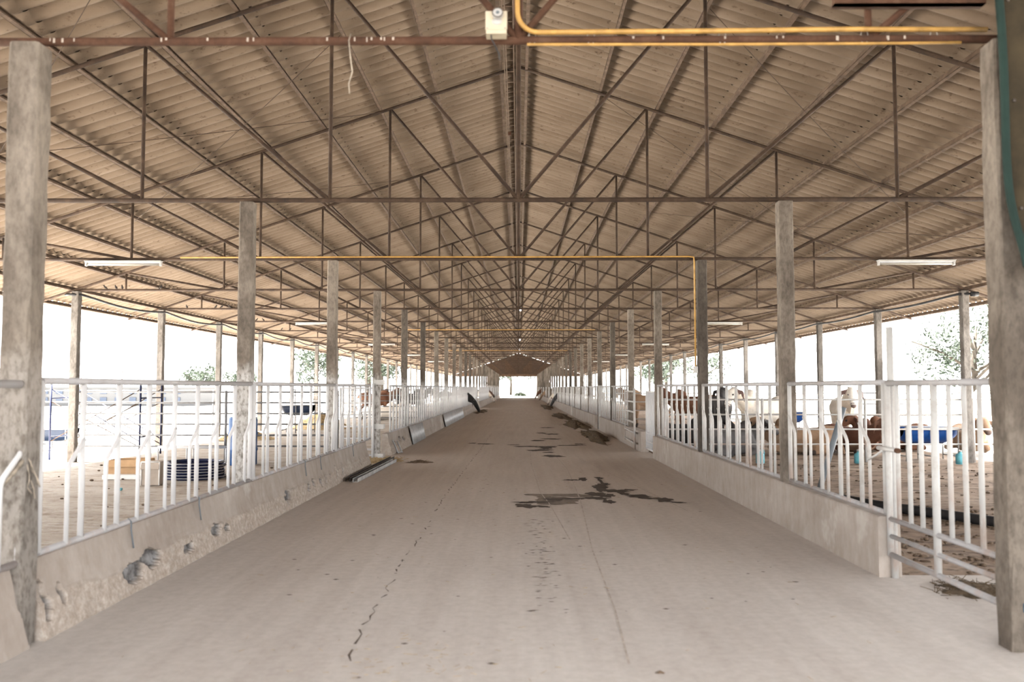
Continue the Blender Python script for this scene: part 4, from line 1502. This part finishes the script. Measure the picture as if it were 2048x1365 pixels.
stain([(1.19, 12.36, 0.09, 0.34), (1.19, 12.63, 0.09, 0.16), (1.27, 12.84, 0.1, 0.13), (1.27, 13.27, 0.03, 0.38), (1.29, 13.74, 0.06, 0.13)], 2, 'upright arm of wet floor joining the top of the largest stain', 'wet', 0.0046)
stain([(0.83, 13.46, 0.1, 0.09), (1.02, 13.58, 0.07, 0.19)], 3, 'small wet dash left of the upright arm of the largest stain')
stain([(0.24, 21.09, 0.27, 0.2), (0.69, 20.9, 0.24, 0.25), (1.33, 21.49, 0.3, 0.15), (1.58, 21.98, 0.11, 0.2), (-0.13, 21.68, 0.12, 0.12), (0.5, 19.83, 0.25, 0.25), (0.67, 20.53, 0.15, 0.3), (0.68, 19.17, 0.14, 0.12)], 4, 'wide wet streak across the floor level with the ladder gate')
stain([(0.73, 18.13, 0.22, 0.22)], 5, 'small dark wet spot just below the wide streak')
stain([(0.53, 23.43, 0.21, 0.2), (0.92, 24.17, 0.27, 0.2)], 6, 'pair of wet dashes above the wide streak')
stain([(1.04, 26.67, 0.17, 0.3), (0.74, 27.3, 0.15, 0.25), (1.02, 30.95, 0.19, 0.3)], 8, 'farthest scattered wet dashes on the aisle floor')
stain([(-0.86, 22.04, 0.19, 0.18), (-1.2, 22.3, 0.12, 0.12)], 9, 'narrow wet streak left of the floor centre deep in the aisle')

def crack(pts, w, seed, mat='crack', jit=.016, keep=.62):
    rr = random.Random(seed)
    P = []
    for a, c in zip(pts[:-1], pts[1:]):
        n = max(2, int((Vector(c) - Vector(a)).length / 0.09))
        for i in range(n):
            t = i / n
            P.append((a[0] + (c[0] - a[0]) * t + rr.uniform(-jit, jit), a[1] + (c[1] - a[1]) * t))
    b = MB()
    for i, (x, y) in enumerate(P):
        q = w * (rr.uniform(.1, 1.0) if keep < .8 else rr.uniform(.7, 1.0))
        b.v += [(x - q, y, 0.0016), (x + q, y, 0.0016)]
    for i in range(len(P) - 1):
        if rr.random() < keep:
            b.face((2 * i, 2 * i + 1, 2 * i + 3, 2 * i + 2))
    b.obj('crack' if mat == 'crack' else 'tyre_track', M[mat], FLOOR)
crack([(-0.88, 4.38), (-0.92, 4.79), (-0.94, 5.18), (-0.94, 5.58), (-0.94, 6.04), (-0.95, 6.6), (-0.97, 7.16), (-0.96, 7.95), (-0.97, 9.44), (-0.99, 11.9), (-0.95, 15.15), (-0.9, 20.01), (-0.86, 27)], 0.0085, 1, 'crack', 0.02, 0.52)
crack([(0.58, 4.55), (0.63, 5.65), (0.66, 7.72), (0.80, 11.12), (0.87, 15.16), (0.76, 19.25), (0.6, 23)], 0.008, 2, 'track', 0.0, 1.0)
crack([(0.49, 8.22), (0.39, 10.65), (0.30, 11.91), (0.24, 16.14), (0.27, 20.02)], 0.007, 3, 'track', 0.0, 1.0)
crack([(1.25, 17.5), (1.6, 14.0), (2.0, 10.0)], 0.008, 5, 'track', 0.0, 1.0)
def ticks():
    rr = random.Random(17)
    b = MB()
    for _ in range(85):
        y = rr.uniform(5.5, 9.6)
        x = 0.17 + rr.gauss(0, .055) + (.10 if rr.random() < .2 else 0)
        L, w = rr.uniform(.012, .05), rr.uniform(.004, .013)
        z = 0.0018
        b.v += [(x - L, y, z), (x, y - w, z), (x + L, y + rr.uniform(-.01, .01), z), (x, y + w, z)]
        n = len(b.v)
        b.face((n - 4, n - 3, n - 2, n - 1))
    for _ in range(90):
        x, y = rr.uniform(-2.0, 2.3), rr.uniform(4, 14)
        r = rr.uniform(.004, .018)
        b.v += [(x - r * 1.6, y, 0.0018), (x, y - r, 0.0018), (x + r * 1.6, y, 0.0018), (x, y + r, 0.0018)]
        n = len(b.v)
        b.face((n - 4, n - 3, n - 2, n - 1))
    b.obj('scuff_marks', M['crack'], FLOOR)
ticks()

# ------------------------------------------------------------------ the far end and the outdoors
def gable():
    b = MB()
    y = TY(NT - 1) + 0.12
    top = ztop(0) + 0.05
    n0 = len(b.v)
    for yy in (y, y + 0.05):
        b.v += [(-9.6, yy, ztop(9.6)), (-9.6, yy, 3.12), (9.6, yy, 3.12), (9.6, yy, ztop(9.6)), (0, yy, top)]
    b.face((0, 1, 2, 3, 4))
    b.face((9, 8, 7, 6, 5))
    for k in range(5):
        b.face((k, k + 5, (k + 1) % 5 + 5, (k + 1) % 5))
    struct(b.obj('wall_back', M['gable']))
gable()

def tree(x, y, h, w, label, seed, mat='leaf', n=2200, ls=0.22):
    rr = random.Random(seed)
    root = empty('tree', (x, y, -0.13))
    t = MB().tube([(0, 0, 0), (0.05, 0.02, h * .25), (-0.04, 0.05, h * .5), (0.05, 0, h * .75)], [h * .035, h * .028, h * .02, h * .008], 8)
    for k in range(6):
        a = rr.uniform(0, 6.28)
        z0 = h * rr.uniform(.3, .6)
        t.tube([(0, 0, z0), (w * .25 * math.cos(a), w * .25 * math.sin(a), z0 + h * .15), (w * .42 * math.cos(a), w * .42 * math.sin(a), z0 + h * .22)], [h * .012, h * .008, h * .004], 6)
    t.obj('trunk', M['bark'], root)
    cl = []
    for k in range(16):
        a, r = rr.uniform(0, 6.28), math.sqrt(rr.uniform(0, 1)) * w * .38
        cl.append((r * math.cos(a), r * math.sin(a), h * rr.uniform(.42, .86), w * rr.uniform(.12, .22)))
    b = MB()
    for _ in range(n):
        c = rr.choice(cl)
        v = Vector((rr.gauss(0, 1), rr.gauss(0, 1), rr.gauss(0, 1))).normalized() * c[3] * rr.uniform(.55, 1.05)
        p_ = Vector(c[:3]) + v
        u = Vector((rr.gauss(0, 1), rr.gauss(0, 1), rr.gauss(0, 1))).normalized()
        q = u.orthogonal().normalized()
        s = ls * rr.uniform(.6, 1.2)
        k = len(b.v)
        b.v += [tuple(p_ - u * s * .5), tuple(p_ + q * s * .22), tuple(p_ + u * s * .5), tuple(p_ - q * s * .22)]
        b.face((k, k + 1, k + 2, k + 3))
    b.obj('foliage', M[mat], root)
    tag(root, label, 'tree', 'trees beyond the barn')
tree(16.6, 31, 5.0, 5.4, 'pale leafy tree beyond the right eave by the nearest right column', 1, 'leaf', 4200, 0.24)
tree(-52, 140, 5.2, 7, 'small hazy tree far beyond the left rails, left of second column', 2, 'leaf', 1200, 0.6)
tree(-46, 142, 4.6, 6, 'second hazy tree just right of the first beyond the left rails', 3, 'leaf', 1200, 0.6)
tree(-15.5, 96, 8.5, 7, 'green tree seen between the far left outer columns', 4, 'leaf', 2600, 0.5)
tree(-19, 108, 8.5, 7, 'taller green tree behind the far left outer columns', 5, 'leaf', 2200, 0.5)
tree(-22, 92, 6.5, 6, 'leftmost green tree behind the far left outer columns', 6, 'leaf', 1800, 0.5)
tree(-1.6, 178, 9, 9, 'pale tree framed at left in the bright far doorway', 7, 'leaf', 1800, 0.6)
tree(4.2, 186, 10, 9, 'pale tree framed at right in the bright far doorway', 8, 'leaf', 1800, 0.6)
tree(15, 92, 6.5, 7, 'green tree between the far right outer columns', 9, 'leaf', 1800, 0.5)
tree(18, 104, 7.5, 7, 'second green tree behind the far right outer columns', 10, 'leaf', 1800, 0.5)
tree(28, 130, 7.5, 8, 'hazy tree beyond the rails in the middle of the right pen', 11, 'leaf', 1200, 0.6)
def bush():
    rr = random.Random(31)
    b = MB()
    for c in ((-.5, 0, .2, .45), (.1, 0.1, .3, .5), (.6, 0, .2, .4)):
        for _ in range(700):
            v = Vector((rr.gauss(0, 1), rr.gauss(0, 1), abs(rr.gauss(0, 1)))).normalized() * c[3] * rr.uniform(.5, 1)
            p_ = Vector(c[:3]) + v
            u = Vector((rr.gauss(0, 1), rr.gauss(0, 1), rr.gauss(0, 1))).normalized()
            q = u.orthogonal().normalized()
            k = len(b.v)
            b.v += [tuple(p_ - u * .14), tuple(p_ + q * .09), tuple(p_ + u * .14), tuple(p_ - q * .09)]
            b.face((k, k + 1, k + 2, k + 3))
    tag(b.obj('bush', M['leafd'], None, (0.25, 141, -0.1)), 'small dark green bush on the bright ground outside the far doorway', 'bush')
bush()

def buildings():
    root = empty('building', (-36.5, 72, -0.13))
    MB().box((-7, 0, 0), (9, 6, 1.62)).obj('wall', M['bwall'], root)
    MB().box((-7.3, -0.4, 1.62), (9.3, 6.4, 1.78)).obj('roof', M['grey'], root)
    wn = MB().box((-0.28, -0.06, 0), (0.28, 0.02, 0.34)).mesh('window', M['bwin'])
    for k in range(12):
        for z in (0.42, 1.05):
            link('window', wn, root, (-6.2 + k * 1.25, 0, z))
    tag(root, 'low white building with blue windows far off beyond the left scaffold', 'building')
    root = empty('steel_lattice', (-33, 62, -0.13))
    for x in (0, 3.0, 6.0):
        MB().tube([(x - 2, 0, 0), (x - 2, 0, 2.75)], 0.05, 6).obj('post', M['steel'], root)
    f = MB().tube([(-2, 0, 2.75), (4.4, 0, 2.75)], 0.035, 6).tube([(-2, 0, 2.45), (4.4, 0, 2.45)], 0.035, 6)
    for k in range(8):
        f.tube([(-2 + .8 * k, 0, 2.45), (-2 + .8 * (k + .5), 0, 2.75), (-2 + .8 * (k + 1), 0, 2.45)], 0.022, 5)
    f.obj('lattice_beam', M['steel'], root)
    tag(root, 'open steel lattice frame standing far off above the left fence', 'frame')
buildings()
